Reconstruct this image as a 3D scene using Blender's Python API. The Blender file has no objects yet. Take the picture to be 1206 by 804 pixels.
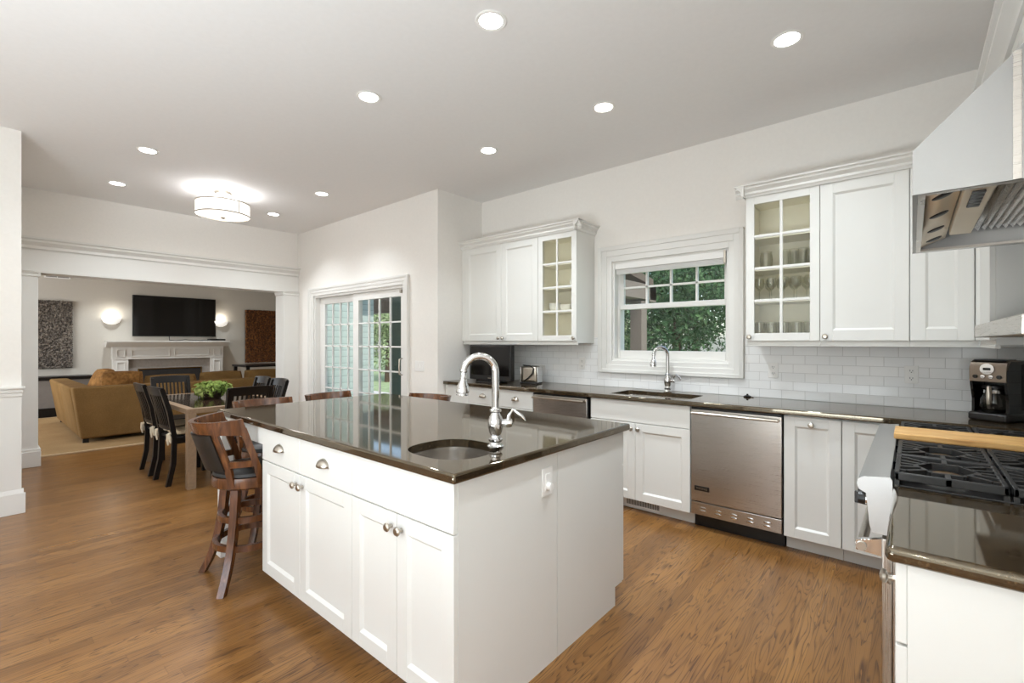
import bpy, bmesh, math, random
from mathutils import Vector, Matrix
random.seed(7)
S = bpy.context.scene
COL = S.collection
PI = math.pi
R = math.radians

# ------------------------------------------------------------------ camera, world, sun, fill lamps, exposure
cam_data = bpy.data.cameras.new('camera'); cam = bpy.data.objects.new('camera', cam_data); COL.objects.link(cam)
cam_data.sensor_width = 36; cam_data.lens = 549 / 1206 * 36; cam_data.clip_start = 0.02; cam_data.clip_end = 200
cam.location = (0, 0, 1.36); cam.rotation_euler = (R(90), 0, R(40.66))
S.camera = cam
S.view_settings.view_transform = 'Standard'; S.view_settings.look = 'None'
S.view_settings.exposure = 0.37; S.view_settings.gamma = 1; S.view_settings.use_curve_mapping = False
S.cycles.max_bounces = 10; S.cycles.diffuse_bounces = 5; S.cycles.transparent_max_bounces = 24
S.cycles.sample_clamp_indirect = 6; S.cycles.caustics_reflective = False; S.cycles.caustics_refractive = False
W = bpy.data.worlds.new('world'); S.world = W; W.use_nodes = True
wn = W.node_tree; wn.nodes.clear()
sky = wn.nodes.new('ShaderNodeTexSky'); sky.sky_type = 'NISHITA'; sky.sun_disc = False
sky.sun_elevation = R(50); sky.sun_rotation = R(150); sky.air_density = 1.0; sky.dust_density = 2.0
bgn = wn.nodes.new('ShaderNodeBackground'); bgn.inputs['Strength'].default_value = 0.30
won = wn.nodes.new('ShaderNodeOutputWorld')
wn.links.new(sky.outputs[0], bgn.inputs[0]); wn.links.new(bgn.outputs[0], won.inputs[0])


def lamp(kind, name, loc, power, color=(1, 1, 1), rot=(0, 0, 0), parent=None, **kw):
    d = bpy.data.lights.new(name, kind); d.energy = power; d.color = color
    for k, v in kw.items(): setattr(d, k, v)
    o = bpy.data.objects.new(name, d); COL.objects.link(o); o.location = loc; o.rotation_euler = rot
    if parent: o.parent = parent
    return o


lamp('SUN', 'sun', (0, 0, 30), 3.0, (1, .95, .88), (R(44), 0, R(80)), angle=R(2))
# added fill lamps at made-up wall openings out of view, for even brightness
lamp('AREA', 'fill_rear', (-2.4, -3.9, 1.65), 20, (.84, .94, 1), (R(100), 0, 0), shape='RECTANGLE', size=1.9, size_y=1.4)
lamp('AREA', 'fill_side', (.58, -1.5, 1.6), 30, (.86, .95, 1), (R(90), 0, R(90)), shape='RECTANGLE', size=2.1, size_y=1.5)
# added upward fill lamp behind the camera, bounced off the ceiling
lamp('AREA', 'fill_bounce', (-1.2, -1.6, .35), 142, (.83, .935, 1), (R(180), 0, 0), shape='RECTANGLE', size=2.4, size_y=1.4)
lamp('AREA', 'fill_living', (-9.9, -1.85, 1.5), 85, (.9, .95, 1), (R(90), 0, 0), shape='RECTANGLE', size=2.4, size_y=1.8)  # unseen area lamp added to brighten the living room
CAN_POWER = 8
FIXTURE_POWER = 12.0
SCONCE_POWER = 1.6


# ------------------------------------------------------------------ mesh helpers
def wmat(o):
    m = Matrix()
    while o is not None:
        m = o.matrix_basis @ m; o = o.parent
    return m


def flatten(me):
    """axis-aligned faces keep their own normal, so bevelled slabs stay optically flat"""
    for p in me.polygons:
        if max(abs(c) for c in p.normal) > .99995: p.use_smooth = False


class MB:
    def __init__(s, M=None):
        s.bm = bmesh.new(); s.M = M.copy() if M else Matrix()

    def _v(s, pts):
        return [s.bm.verts.new(s.M @ Vector(p)) for p in pts]

    def box(s, x0, x1, y0, y1, z0, z1, bev=0.0, seg=2):
        if x1 < x0: x0, x1 = x1, x0
        if y1 < y0: y0, y1 = y1, y0
        if z1 < z0: z0, z1 = z1, z0
        v = s._v([(x0, y0, z0), (x1, y0, z0), (x1, y1, z0), (x0, y1, z0), (x0, y0, z1), (x1, y0, z1), (x1, y1, z1), (x0, y1, z1)])
        fs = [s.bm.faces.new([v[i] for i in f]) for f in ((0, 3, 2, 1), (4, 5, 6, 7), (0, 1, 5, 4), (1, 2, 6, 5), (2, 3, 7, 6), (3, 0, 4, 7))]
        if bev > 0:
            es = list({e for f in fs for e in f.edges})
            bmesh.ops.bevel(s.bm, geom=es, offset=bev, offset_type='OFFSET', segments=seg, profile=.5, affect='EDGES', clamp_overlap=True)
        return s

    def prism(s, poly, d0, d1, axis='x'):
        """poly: 2-D outline; axis x -> (d, a, b), y -> (a, d, b), z -> (a, b, d)"""
        f = {'x': lambda a, b, d: (d, a, b), 'y': lambda a, b, d: (a, d, b), 'z': lambda a, b, d: (a, b, d)}[axis]
        A = s._v([f(a, b, d0) for a, b in poly]); B = s._v([f(a, b, d1) for a, b in poly]); n = len(poly)
        s.bm.faces.new(A); s.bm.faces.new(B[::-1])
        for i in range(n): s.bm.faces.new((A[i], B[i], B[(i + 1) % n], A[(i + 1) % n]))
        return s

    def lathe(s, prof, c=(0, 0, 0), seg=24, ax=None, a0=0, a1=2 * PI):
        """prof: (r, h) pairs around +z at c (or around axis ax)"""
        q = Vector((0, 0, 1)).rotation_difference(Vector(ax)) if ax is not None else None
        full = abs(a1 - a0 - 2 * PI) < 1e-6
        n = seg if full else seg + 1
        rings = []
        for r, h in prof:
            pts = []
            for i in range(n):
                a = a0 + (a1 - a0) * i / seg
                p = Vector((r * math.cos(a), r * math.sin(a), h))
                if q: p = q @ p
                pts.append(p + Vector(c))
            if r < 1e-6: rings.append(s._v(pts[:1]))
            else: rings.append(s._v(pts))
        for A, B in zip(rings, rings[1:]):
            for i in range(seg):
                j = (i + 1) % n
                if len(A) == 1 and len(B) == 1: continue
                if len(A) == 1: s.bm.faces.new((A[0], B[j], B[i]))
                elif len(B) == 1: s.bm.faces.new((A[i], A[j], B[0]))
                else: s.bm.faces.new((A[i], A[j], B[j], B[i]))
        return s

    def cyl(s, p0, p1, r, r2=None, seg=16):
        p0 = Vector(p0); p1 = Vector(p1); d = p1 - p0; L = d.length
        r2 = r if r2 is None else r2
        return s.lathe([(0, 0), (r, 0), (r2, L), (0, L)], p0, seg, d.normalized())

    def tube(s, pts, r, seg=10, closed=False):
        pts = [Vector(p) for p in pts]; n = len(pts)
        rr = r if isinstance(r, (list, tuple)) else [r] * n
        rings = []; up = None
        for i in range(n):
            a = pts[(i - 1) % n] if (i > 0 or closed) else pts[i]
            b = pts[(i + 1) % n] if (i < n - 1 or closed) else pts[i]
            t = (b - a).normalized()
            if up is None:
                up = t.orthogonal().normalized()
            up = (up - t * up.dot(t)).normalized(); w = t.cross(up)
            rings.append(s._v([pts[i] + (up * math.cos(2 * PI * k / seg) + w * math.sin(2 * PI * k / seg)) * rr[i] for k in range(seg)]))
        for i in range(n if closed else n - 1):
            A, B = rings[i], rings[(i + 1) % n]
            for k in range(seg): s.bm.faces.new((A[k], A[(k + 1) % seg], B[(k + 1) % seg], B[k]))
        if not closed:
            s.bm.faces.new(rings[0][::-1]); s.bm.faces.new(rings[-1])
        return s

    def loft(s, secs, cap=True, closed=False):
        """secs: list of equal-length closed outlines"""
        rs = [s._v(p) for p in secs]; n = len(secs[0])
        m = len(rs)
        for i in range(m if closed else m - 1):
            A, B = rs[i], rs[(i + 1) % m]
            for k in range(n): s.bm.faces.new((A[k], A[(k + 1) % n], B[(k + 1) % n], B[k]))
        if cap and not closed:
            s.bm.faces.new(rs[0][::-1]); s.bm.faces.new(rs[-1])
        return s

    def quad(s, a, b, c, d):
        s.bm.faces.new(s._v([a, b, c, d])); return s

    def bar(s, p0, p1, w, t, side=(1, 0, 0), bev=0):
        """box of section w (along side) x t between two points"""
        p0 = Vector(p0); p1 = Vector(p1); d = (p1 - p0).normalized(); sd = Vector(side); sd = (sd - d * sd.dot(d)).normalized(); n = d.cross(sd)
        o = lambda p: [p + sd * w / 2 + n * t / 2, p - sd * w / 2 + n * t / 2, p - sd * w / 2 - n * t / 2, p + sd * w / 2 - n * t / 2]
        return s.loft([o(p0), o(p1)])

    def build(s, name, mat, parent=None, smooth=True, angle=35):
        bm = s.bm
        if parent is not None:
            bm.transform(wmat(parent).inverted())
        bmesh.ops.recalc_face_normals(bm, faces=bm.faces)
        me = bpy.data.meshes.new(name); bm.to_mesh(me); bm.free()
        for m in (mat if isinstance(mat, (list, tuple)) else [mat]): me.materials.append(m)
        if smooth:
            me.shade_smooth(); me.set_sharp_from_angle(angle=R(angle)); flatten(me)
        o = bpy.data.objects.new(name, me); COL.objects.link(o)
        if parent is not None: o.parent = parent
        return o


def tag(o, label=None, cat=None, group=None, kind=None):
    if label: o['label'] = label
    if cat: o['category'] = cat
    if group: o['group'] = group
    if kind: o['kind'] = kind
    return o


def thing(name, label, cat, loc=(0, 0, 0), rz=0, group=None):
    o = bpy.data.objects.new(name, None); COL.objects.link(o); o.empty_display_size = .1
    o.location = loc; o.rotation_euler = (0, 0, rz)
    return tag(o, label, cat, group)


def struct(name, mb, mat, parent=None, smooth=True):
    o = mb.build(name, mat, parent, smooth)
    if parent is None: o['kind'] = 'structure'
    return o


def children(o): return [c for c in bpy.data.objects if c.parent is o]


def dup(root, loc, rz, label, group=None, scale=None):
    def cp(o, par):
        c = o.copy(); COL.objects.link(c)
        if par is not None: c.parent = par
        for ch in children(o): cp(ch, c)
        return c
    r = cp(root, None); r.location = loc; r.rotation_euler = (0, 0, rz)
    if scale: r.scale = scale
    r['label'] = label
    if group: r['group'] = group
    return r


def at(loc, rz): return Matrix.Translation(loc) @ Matrix.Rotation(rz, 4, 'Z')


def boolean_cut(o, cutter_mb):
    c = cutter_mb.build('cutter', [], None, False)
    m = o.modifiers.new('cut', 'BOOLEAN'); m.operation = 'DIFFERENCE'; m.solver = 'EXACT'; m.object = c
    dg = bpy.context.evaluated_depsgraph_get(); dg.update()
    me = bpy.data.meshes.new_from_object(o.evaluated_get(dg)); o.modifiers.clear(); o.data = me
    bpy.data.objects.remove(c)
    me.shade_smooth(); me.set_sharp_from_angle(angle=R(30)); flatten(me)


# ------------------------------------------------------------------ materials
def lin(*c):
    return tuple((x / 255 / 12.92 if x / 255 <= .04045 else ((x / 255 + .055) / 1.055) ** 2.4) for x in c) + (1,)


class NT:
    def __init__(s, name):
        s.m = bpy.data.materials.new(name); s.m.use_nodes = True; s.t = s.m.node_tree; s.b = s.t.nodes['Principled BSDF']
        s.out = s.t.nodes['Material Output']

    def n(s, typ, ins=None, **props):
        x = s.t.nodes.new('ShaderNode' + typ)
        for k, v in props.items(): setattr(x, k, v)
        for k, v in (ins or {}).items():
            if hasattr(v, 'links'): s.t.links.new(v, x.inputs[k])
            else: x.inputs[k].default_value = v
        return x

    def math(s, op, a, b=0.0, c=None):
        d = {0: a, 1: b}
        if c is not None: d[2] = c
        return s.n('Math', d, operation=op).outputs[0]

    def ramp(s, fac, stops):
        x = s.n('ValToRGB', {0: fac}); e = x.color_ramp.elements
        while len(e) < len(stops): e.new(.5)
        for i, (p, c) in enumerate(stops): e[i].position = p; e[i].color = c
        return x.outputs[0]

    def coords(s, scale=(1, 1, 1), rot=(0, 0, 0)):
        return s.n('Mapping', {0: s.n('TexCoord').outputs['Object'], 'Scale': scale, 'Rotation': rot}).outputs[0]

    def mix(s, fac, a, b, blend='MIX'):
        x = s.n('Mix', data_type='RGBA', blend_type=blend)
        for i, v in ((0, fac), (6, a), (7, b)):
            if hasattr(v, 'links'): s.t.links.new(v, x.inputs[i])
            else: x.inputs[i].default_value = v
        return x.outputs[2]

    def set(s, **kw):
        for k, v in kw.items():
            k = k.replace('_', ' ')
            if hasattr(v, 'links'): s.t.links.new(v, s.b.inputs[k])
            else: s.b.inputs[k].default_value = v
        return s.m

    def bump(s, h, strength=.2, dist=.01):
        s.t.links.new(s.n('Bump', {'Height': h, 'Strength': strength, 'Distance': dist}).outputs[0], s.b.inputs['Normal'])


def simple(name, col, rough=.5, metal=0, var=.06, scale=12, bump=0, stretch=(1, 1, 1), **kw):
    t = NT(name)
    nz = t.n('TexNoise', {'Vector': t.coords(stretch), 'Scale': scale, 'Detail': 3.0}).outputs[0]
    d = tuple(c * (1 - var) for c in col[:3]) + (1,); l = tuple(min(1, c * (1 + var)) for c in col[:3]) + (1,)
    t.set(Base_Color=t.ramp(nz, [(.3, d), (.7, l)]), Roughness=rough, Metallic=metal, **kw)
    if bump: t.bump(nz, bump, .004)
    return t.m


M = {}
M['white'] = simple('white_cabinet_paint', lin(226, 225, 220), .38, var=.012, scale=3)
M['trimw'] = simple('white_trim_paint', lin(228, 226, 221), .42, var=.012, scale=3)
M['wall'] = simple('warm_white_wall_paint', lin(238, 234, 228), .75, var=.012, scale=40, bump=.03)
M['lwall'] = simple('taupe_wall_paint', lin(198, 192, 181), .75, var=.015, scale=30)
M['ceil'] = simple('ceiling_paint', lin(240, 238, 236), .85, var=.01, scale=30)
M['inner'] = simple('cream_cabinet_interior', lin(244, 239, 224), .5, var=.02, scale=5)
M['gap'] = simple('dark_gap', lin(30, 27, 24), .8)
M['chrome'] = simple('polished_chrome', (.70, .70, .70, 1), .06, 1, var=.02)
M['nickel'] = simple('brushed_nickel', lin(186, 178, 166), .28, 1, var=.05, scale=30)
M['black'] = simple('black_plastic', lin(24, 22, 21), .35, var=.1)
M['blackgloss'] = simple('black_screen', lin(14, 12, 11), .08, var=.05)
M['iron'] = simple('cast_iron', lin(38, 37, 36), .48, var=.2, scale=80, bump=.1)
M['leather'] = simple('black_leather', lin(28, 24, 20), .45, var=.15, scale=60, bump=.15)
M['blackwood'] = simple('black_stained_wood', lin(20, 16, 14), .34, var=.25, scale=8, stretch=(8, 8, 1), Specular_IOR_Level=.35)
M['plate'] = simple('white_plastic', lin(238, 236, 232), .35, var=.01)
M['ceramic'] = simple('white_ceramic', lin(240, 238, 234), .15, var=.01)
M['greysurround'] = simple('grey_stone_surround', lin(150, 143, 136), .4, var=.08, scale=20)
M['brass'] = simple('dark_brass', lin(130, 98, 52), .35, 1)
M['fireboxdark'] = simple('firebox_dark', lin(34, 30, 27), .9, var=.2)
M['patio'] = simple('pale_patio_stone', lin(205, 198, 190), .8, var=.1, scale=4)
M['lawn'] = simple('lawn_grass', lin(138, 154, 112), .9, var=.25, scale=6)
M['porch'] = simple('grey_brown_porch_paint', lin(112, 102, 94), .7, var=.06)
M['porchdark'] = simple('brown_soffit_boards', lin(92, 80, 70), .7, var=.12, stretch=(1, 12, 1))
M['bark'] = simple('tree_bark', lin(72, 58, 46), .9, var=.3)
M['greydoor'] = simple('dark_green_frame_paint', lin(70, 84, 74), .5)
M['panel'] = simple('mantel_paint', lin(214, 210, 203), .45, var=.01)
M['cushion'] = simple('tan_seat_cushion_cloth', lin(196, 172, 138), .9, var=.08, scale=60)
M['tie'] = simple('cream_tie_cloth', lin(222, 208, 184), .9, var=.05, scale=60)
M['tablewood'] = simple('light_taupe_table_wood', lin(138, 114, 90), .4, var=.1, scale=6, stretch=(1, 8, 8))
M['tabletop'] = simple('dark_polished_table_top', lin(52, 40, 30), .1, var=.2, scale=5, stretch=(1, 8, 1))
M['darkbowl'] = simple('dark_wood_bowl', lin(50, 34, 26), .5, var=.2)
M['taupe'] = simple('grey_console_paint', lin(120, 114, 108), .5)


def stool_wood():
    t = NT('cherry_stool_wood')
    v = t.coords((14, 14, 2))
    nz = t.n('TexNoise', {'Vector': v, 'Scale': 3.0, 'Detail': 6.0, 'Distortion': .6}).outputs[0]
    return t.set(Base_Color=t.ramp(nz, [(.25, lin(58, 33, 18)), (.55, lin(96, 57, 30)), (.8, lin(128, 82, 45))]), Roughness=.26, Coat_Weight=.3, Coat_Roughness=.15)


M['stool'] = stool_wood()


def board_wood():
    t = NT('butcher_block_wood')
    nz = t.n('TexNoise', {'Vector': t.coords((3, 26, 26)), 'Scale': 2.2, 'Detail': 6.0, 'Distortion': .4}).outputs[0]
    return t.set(Base_Color=t.ramp(nz, [(.25, lin(172, 116, 58)), (.5, lin(212, 164, 98)), (.8, lin(228, 190, 128))]), Roughness=.45)


M['board'] = board_wood()


def steel(name, stretch, col=(196, 190, 183), rough=.24):
    t = NT(name)
    nz = t.n('TexNoise', {'Vector': t.coords(stretch), 'Scale': 6.0, 'Detail': 5.0}).outputs[0]
    r = t.n('MapRange', {0: nz, 3: rough - .05, 4: rough + .09}).outputs[0]
    d = tuple(c * .97 for c in lin(*col)[:3]) + (1,)
    t.bump(nz, .005, .002)
    return t.set(Base_Color=t.ramp(nz, [(.3, d), (.7, lin(*col))]), Metallic=1.0, Roughness=r)


M['steelh'] = steel('brushed_steel_across', (1, 1, 120), rough=.27)
M['steelv'] = steel('brushed_steel_up', (90, 90, 1), rough=.26)
M['steelhood'] = steel('brushed_hood_steel', (60, 60, 60), (166, 165, 163), .38)
M['steelrange'] = steel('satin_range_steel', (50, 50, 50), (182, 181, 179), .36)
M['bronze'] = steel('dark_bronze_steel', (1, 1, 120), (128, 116, 104), .3)
M['steelsink'] = steel('brushed_sink_steel', (4, 4, 60), (205, 200, 194), .22)


def granite():
    t = NT('dark_flecked_granite')
    v = t.coords()
    n1 = t.n('TexNoise', {'Vector': v, 'Scale': 140.0, 'Detail': 6.0, 'Roughness': .7}).outputs[0]
    vo = t.n('TexVoronoi', {'Vector': v, 'Scale': 240.0}, feature='F1').outputs['Color']
    sp = t.n('SeparateColor', {0: vo}).outputs[0]
    base = t.ramp(n1, [(.32, lin(16, 13, 10)), (.5, lin(42, 33, 22)), (.62, lin(76, 60, 40)), (.75, lin(110, 92, 66))])
    spark = t.ramp(sp, [(.0, lin(12, 11, 10)), (.35, lin(40, 33, 26)), (.85, lin(60, 48, 34)), (.95, lin(96, 82, 60))])
    c = t.mix(.45, base, spark)
    return t.set(Base_Color=c, Roughness=.05, IOR=2.2, Specular_Tint=(1, .87, .66, 1))


M['granite'] = granite()


def oak_floor():
    t = NT('oak_strip_floor')
    co = t.n('TexCoord').outputs['Object']
    sx = t.n('SeparateXYZ', {0: co})
    bw = .07; bl = 1.5
    xi = t.math('DIVIDE', sx.outputs[0], bw); bi = t.math('FLOOR', xi); fx = t.math('SUBTRACT', xi, bi)
    off = t.n('TexWhiteNoise', {1: bi}, noise_dimensions='1D').outputs[0]
    yi = t.math('ADD', t.math('DIVIDE', sx.outputs[1], bl), t.math('MULTIPLY', off, 7.0)); bj = t.math('FLOOR', yi); fy = t.math('SUBTRACT', yi, bj)
    rnd = t.n('TexWhiteNoise', {0: t.n('CombineXYZ', {0: bi, 1: bj, 2: 3.0}).outputs[0]}, noise_dimensions='3D')
    sh = t.n('VectorMath', {0: rnd.outputs['Color'], 1: (13, 17, 9)}, operation='MULTIPLY').outputs[0]
    gv = t.n('VectorMath', {0: co, 1: sh}, operation='ADD').outputs[0]
    g1 = t.n('Mapping', {0: gv, 'Scale': (14, .85, 1)}).outputs[0]
    nz = t.n('TexNoise', {'Vector': g1, 'Scale': 1.0, 'Detail': 2.0, 'Distortion': .35}).outputs[0]
    rings = t.math('FRACT', t.math('MULTIPLY', nz, 20.0))
    ringm = t.n('MapRange', {0: rings, 1: .08, 2: .4, 3: 1.0, 4: 0.0}).outputs[0]
    fine = t.n('TexNoise', {'Vector': t.n('Mapping', {0: gv, 'Scale': (220, 5, 1)}).outputs[0], 'Scale': 1.0, 'Detail': 3.0}).outputs[0]
    tone = t.math('ADD', t.math('MULTIPLY', rnd.outputs['Value'], .75), t.math('MULTIPLY', nz, .25))
    base = t.ramp(tone, [(.05, lin(116, 79, 39)), (.4, lin(129, 89, 46)), (.7, lin(137, 96, 51)), (1., lin(149, 107, 60))])
    pores = t.math('MULTIPLY', ringm, t.n('MapRange', {0: fine, 1: .42, 2: .6, 3: .45, 4: 1.0}).outputs[0])
    c = t.mix(t.math('MULTIPLY', pores, .9), base, lin(62, 35, 15))
    streak = t.n('MapRange', {0: fine, 1: .55, 2: .75, 3: 0.0, 4: .4}).outputs[0]
    c = t.mix(streak, c, lin(92, 54, 26))
    ex = t.math('MINIMUM', fx, t.math('SUBTRACT', 1.0, fx)); ey = t.math('MULTIPLY', t.math('MINIMUM', fy, t.math('SUBTRACT', 1.0, fy)), bl / bw)
    edge = t.n('MapRange', {0: t.math('MINIMUM', ex, ey), 1: .0, 2: .022, 3: .6, 4: 0.0}).outputs[0]
    c = t.mix(edge, c, lin(70, 40, 20))
    t.bump(t.math('SUBTRACT', 0.0, t.math('ADD', edge, t.math('MULTIPLY', pores, .3))), .12, .003)
    rough = t.n('MapRange', {0: nz, 3: .24, 4: .36}).outputs[0]
    return t.set(Base_Color=c, Roughness=rough, Specular_IOR_Level=.4, Coat_Weight=.08, Coat_Roughness=.18)


M['floor'] = oak_floor()


def tile():
    t = NT('white_subway_tile')
    co = t.n('TexCoord').outputs['Object']; sx = t.n('SeparateXYZ', {0: co})
    u = t.math('ADD', sx.outputs[0], sx.outputs[1])
    v = t.n('CombineXYZ', {0: u, 1: t.math('SUBTRACT', sx.outputs[2], .926), 2: 0.0}).outputs[0]
    b = t.n('TexBrick', {'Vector': v, 'Color1': lin(245, 244, 242), 'Color2': lin(240, 240, 239), 'Mortar': lin(206, 204, 201), 'Scale': 1.0, 'Mortar Size': .0018, 'Mortar Smooth': .6, 'Brick Width': .152, 'Row Height': .066})
    t.bump(t.math('SUBTRACT', 1.0, b.outputs['Fac']), .5, .0015)
    return t.set(Base_Color=b.outputs['Color'], Roughness=.12)


M['tile'] = tile()


def pane_glass(name='window_glass', tint=(.97, .985, .98, 1), strength=1.0):
    t = NT(name); t.t.nodes.remove(t.b)
    tr = t.n('BsdfTransparent', {0: tint}); gl = t.n('BsdfGlossy', {0: (1, 1, 1, 1), 1: .02})
    fr = t.math('MULTIPLY', t.n('Fresnel', {0: 1.45}).outputs[0], strength)
    fr = t.math('MULTIPLY', fr, t.math('SUBTRACT', 1.0, t.n('NewGeometry').outputs['Backfacing']))
    mx = t.n('MixShader', {0: fr, 1: tr.outputs[0], 2: gl.outputs[0]})
    t.t.links.new(mx.outputs[0], t.out.inputs[0]); return t.m


M['glass'] = pane_glass()
M['cabglass'] = pane_glass('cabinet_glass', (.975, .975, .95, 1), .7)
M['tumbler'] = pane_glass('drinking_glass', (.88, .88, .84, 1), 2.6)
M['carafe'] = pane_glass('smoked_carafe_glass', (.6, .57, .52, 1), 1.5)


def emit(name, col, strength):
    t = NT(name)
    return t.set(Base_Color=(.9, .9, .9, 1), Emission_Color=col, Emission_Strength=strength, Roughness=.5)


M['bulb'] = emit('recessed_bulb', (1, .97, .92, 1), 14)
M['shade'] = emit('lit_fabric_shade', (1, .95, .86, 1), .75)
M['sconce'] = emit('lit_frosted_glass', (1, .95, .86, 1), .5)


def fabric(name, c1, c2, scale=90, bump=.3):
    t = NT(name)
    nz = t.n('TexNoise', {'Vector': t.coords(), 'Scale': scale, 'Detail': 4.0}).outputs[0]
    big = t.n('TexNoise', {'Vector': t.coords(), 'Scale': 3.0, 'Detail': 2.0}).outputs[0]
    t.bump(nz, bump, .004)
    return t.set(Base_Color=t.ramp(t.math('ADD', t.math('MULTIPLY', nz, .5), t.math('MULTIPLY', big, .5)), [(.3, c1), (.7, c2)]), Roughness=.95, Specular_IOR_Level=.1)


M['sofa'] = fabric('tan_sofa_fabric', lin(112, 85, 50), lin(140, 109, 68))
M['paisley'] = fabric('brown_patterned_fabric', lin(80, 52, 28), lin(176, 128, 74), 26)
M['rug'] = fabric('beige_rug_pile', lin(142, 114, 78), lin(162, 133, 94), 60)


def shag(name, c1, c2, c3, scale):
    t = NT(name)
    v = t.n('TexVoronoi', {'Vector': t.coords(), 'Scale': scale}).outputs['Distance']
    nz = t.n('TexNoise', {'Vector': t.coords(), 'Scale': scale * .8, 'Detail': 5.0}).outputs[0]
    t.bump(nz, 1.0, .03)
    return t.set(Base_Color=t.ramp(t.math('ADD', t.math('MULTIPLY', v, .5), t.math('MULTIPLY', nz, .7)), [(.35, c1), (.55, c2), (.75, c3)]), Roughness=.8)


M['artgrey'] = shag('grey_textured_art', lin(52, 46, 42), lin(100, 92, 84), lin(150, 140, 128), 32)
M['artbrown'] = shag('brown_textured_art', lin(48, 26, 12), lin(96, 56, 26), lin(150, 98, 50), 34)


def siding():
    t = NT('pale_green_lap_siding')
    z = t.n('SeparateXYZ', {0: t.n('TexCoord').outputs['Object']}).outputs[2]
    f = t.math('FRACT', t.math('DIVIDE', z, .11))
    t.bump(f, .6, .02)
    return t.set(Base_Color=t.ramp(f, [(.0, lin(126, 142, 138)), (.12, lin(184, 200, 194)), (1., lin(194, 208, 202))]), Roughness=.6)


M['siding'] = siding()


def leafm(name, c1, c2, c3):
    t = NT(name)
    nz = t.n('TexNoise', {'Vector': t.coords(), 'Scale': 2.2, 'Detail': 6.0}).outputs[0]
    return t.set(Base_Color=t.ramp(nz, [(.3, c1), (.5, c2), (.72, c3)]), Roughness=.7, Specular_IOR_Level=.15)


M['leaf'] = leafm('mid_green_leaves', lin(52, 78, 42), lin(88, 118, 62), lin(140, 160, 92))
M['leafd'] = leafm('dark_evergreen_leaves', lin(34, 56, 36), lin(58, 88, 56), lin(96, 124, 84))
M['leafy'] = leafm('yellow_green_leaves', lin(96, 116, 78), lin(138, 156, 112), lin(180, 192, 156))
M['plantleaf'] = leafm('bright_plant_leaves', lin(64, 86, 36), lin(120, 138, 66), lin(182, 188, 118))

# ------------------------------------------------------------------ structure
WALLY = 4.03; DOORY = 3.34; OPX = -7.27; JOGX = -3.94; CEIL = 3.03; STUBX = -5.37; STUBY = .27; RX = .60; LBX = -12.2; LCEIL = 2.68
mb = MB()
mb.box(OPX - .25, RX + .15, -4.1, DOORY + .1, -.08, 0).box(JOGX - .02, RX + .15, DOORY + .1, WALLY + .15, -.08, 0).box(LBX - .15, OPX - .25, -2.1, 5.32, -.08, 0)
struct('floor', mb, M['floor'], smooth=False)
struct('ceiling', MB().box(OPX - .25, RX + .15, -4.1, DOORY + .14, CEIL, CEIL + .12).box(JOGX - .14, RX + .15, DOORY + .14, WALLY + .16, CEIL, CEIL + .12), M['ceil'], smooth=False)
struct('ceiling_living_room', MB().box(LBX - .15, OPX - .25, -2.1, 5.32, LCEIL, LCEIL + .1), M['ceil'], smooth=False)
# window wall with its opening
wx0, wx1, wz0, wz1 = -2.185, -1.13, 1.18, 2.12
mb = MB().box(JOGX - .14, wx0, WALLY, WALLY + .16, 0, CEIL).box(wx1, RX + .15, WALLY, WALLY + .16, 0, CEIL)
mb.box(wx0, wx1, WALLY, WALLY + .16, 0, wz0).box(wx0, wx1, WALLY, WALLY + .16, wz1, CEIL)
struct('wall_window_side', mb, M['wall'], smooth=False)
struct('wall_jog', MB().box(JOGX - .14, JOGX, DOORY, WALLY, 0, CEIL), M['wall'], smooth=False)
dx0, dx1, dz1 = -6.74, -4.545, 2.03
mb = MB().box(OPX - .25, dx0, DOORY, DOORY + .14, 0, CEIL).box(dx1, JOGX - .14, DOORY, DOORY + .14, 0, CEIL).box(dx0, dx1, DOORY, DOORY + .14, dz1, CEIL)
struct('wall_sliding_door_side', mb, M['wall'], smooth=False)
oy0, oy1, oz1 = .49, 3.11, 2.125
mb = MB().box(OPX - .25, OPX, STUBY, oy0 - .03, 0, CEIL).box(OPX - .25, OPX, oy1 + .03, DOORY, 0, CEIL).box(OPX - .25, OPX, oy0 - .03, oy1 + .03, oz1 + .01, CEIL)
struct('wall_opening_side', mb, M['wall'], smooth=False)
struct('wall_wainscot_side', MB().box(STUBX - .14, STUBX, -4.1, STUBY, 0, CEIL), M['wall'], smooth=False)
struct('wall_dining_return', MB().box(OPX - .25, STUBX - .14, STUBY - .14, STUBY, 0, CEIL), M['wall'], smooth=False)
struct('wall_range_side', MB().box(RX, RX + .15, -4.1, -2.6, 0, CEIL).box(RX, RX + .15, -.4, WALLY, 0, CEIL).box(RX, RX + .15, -2.6, -.4, 0, .85).box(RX, RX + .15, -2.6, -.4, 2.4, CEIL), M['wall'], smooth=False)  # unseen opening put in for the side fill lamp
mb = MB().box(STUBX, -3.4, -4.1, -3.96, 0, CEIL).box(-1.4, RX, -4.1, -3.96, 0, CEIL).box(-3.4, -1.4, -4.1, -3.96, 0, .9).box(-3.4, -1.4, -4.1, -3.96, 2.4, CEIL)  # unseen opening put in for the rear fill lamp
struct('wall_rear', mb, M['wall'], smooth=False)
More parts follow.
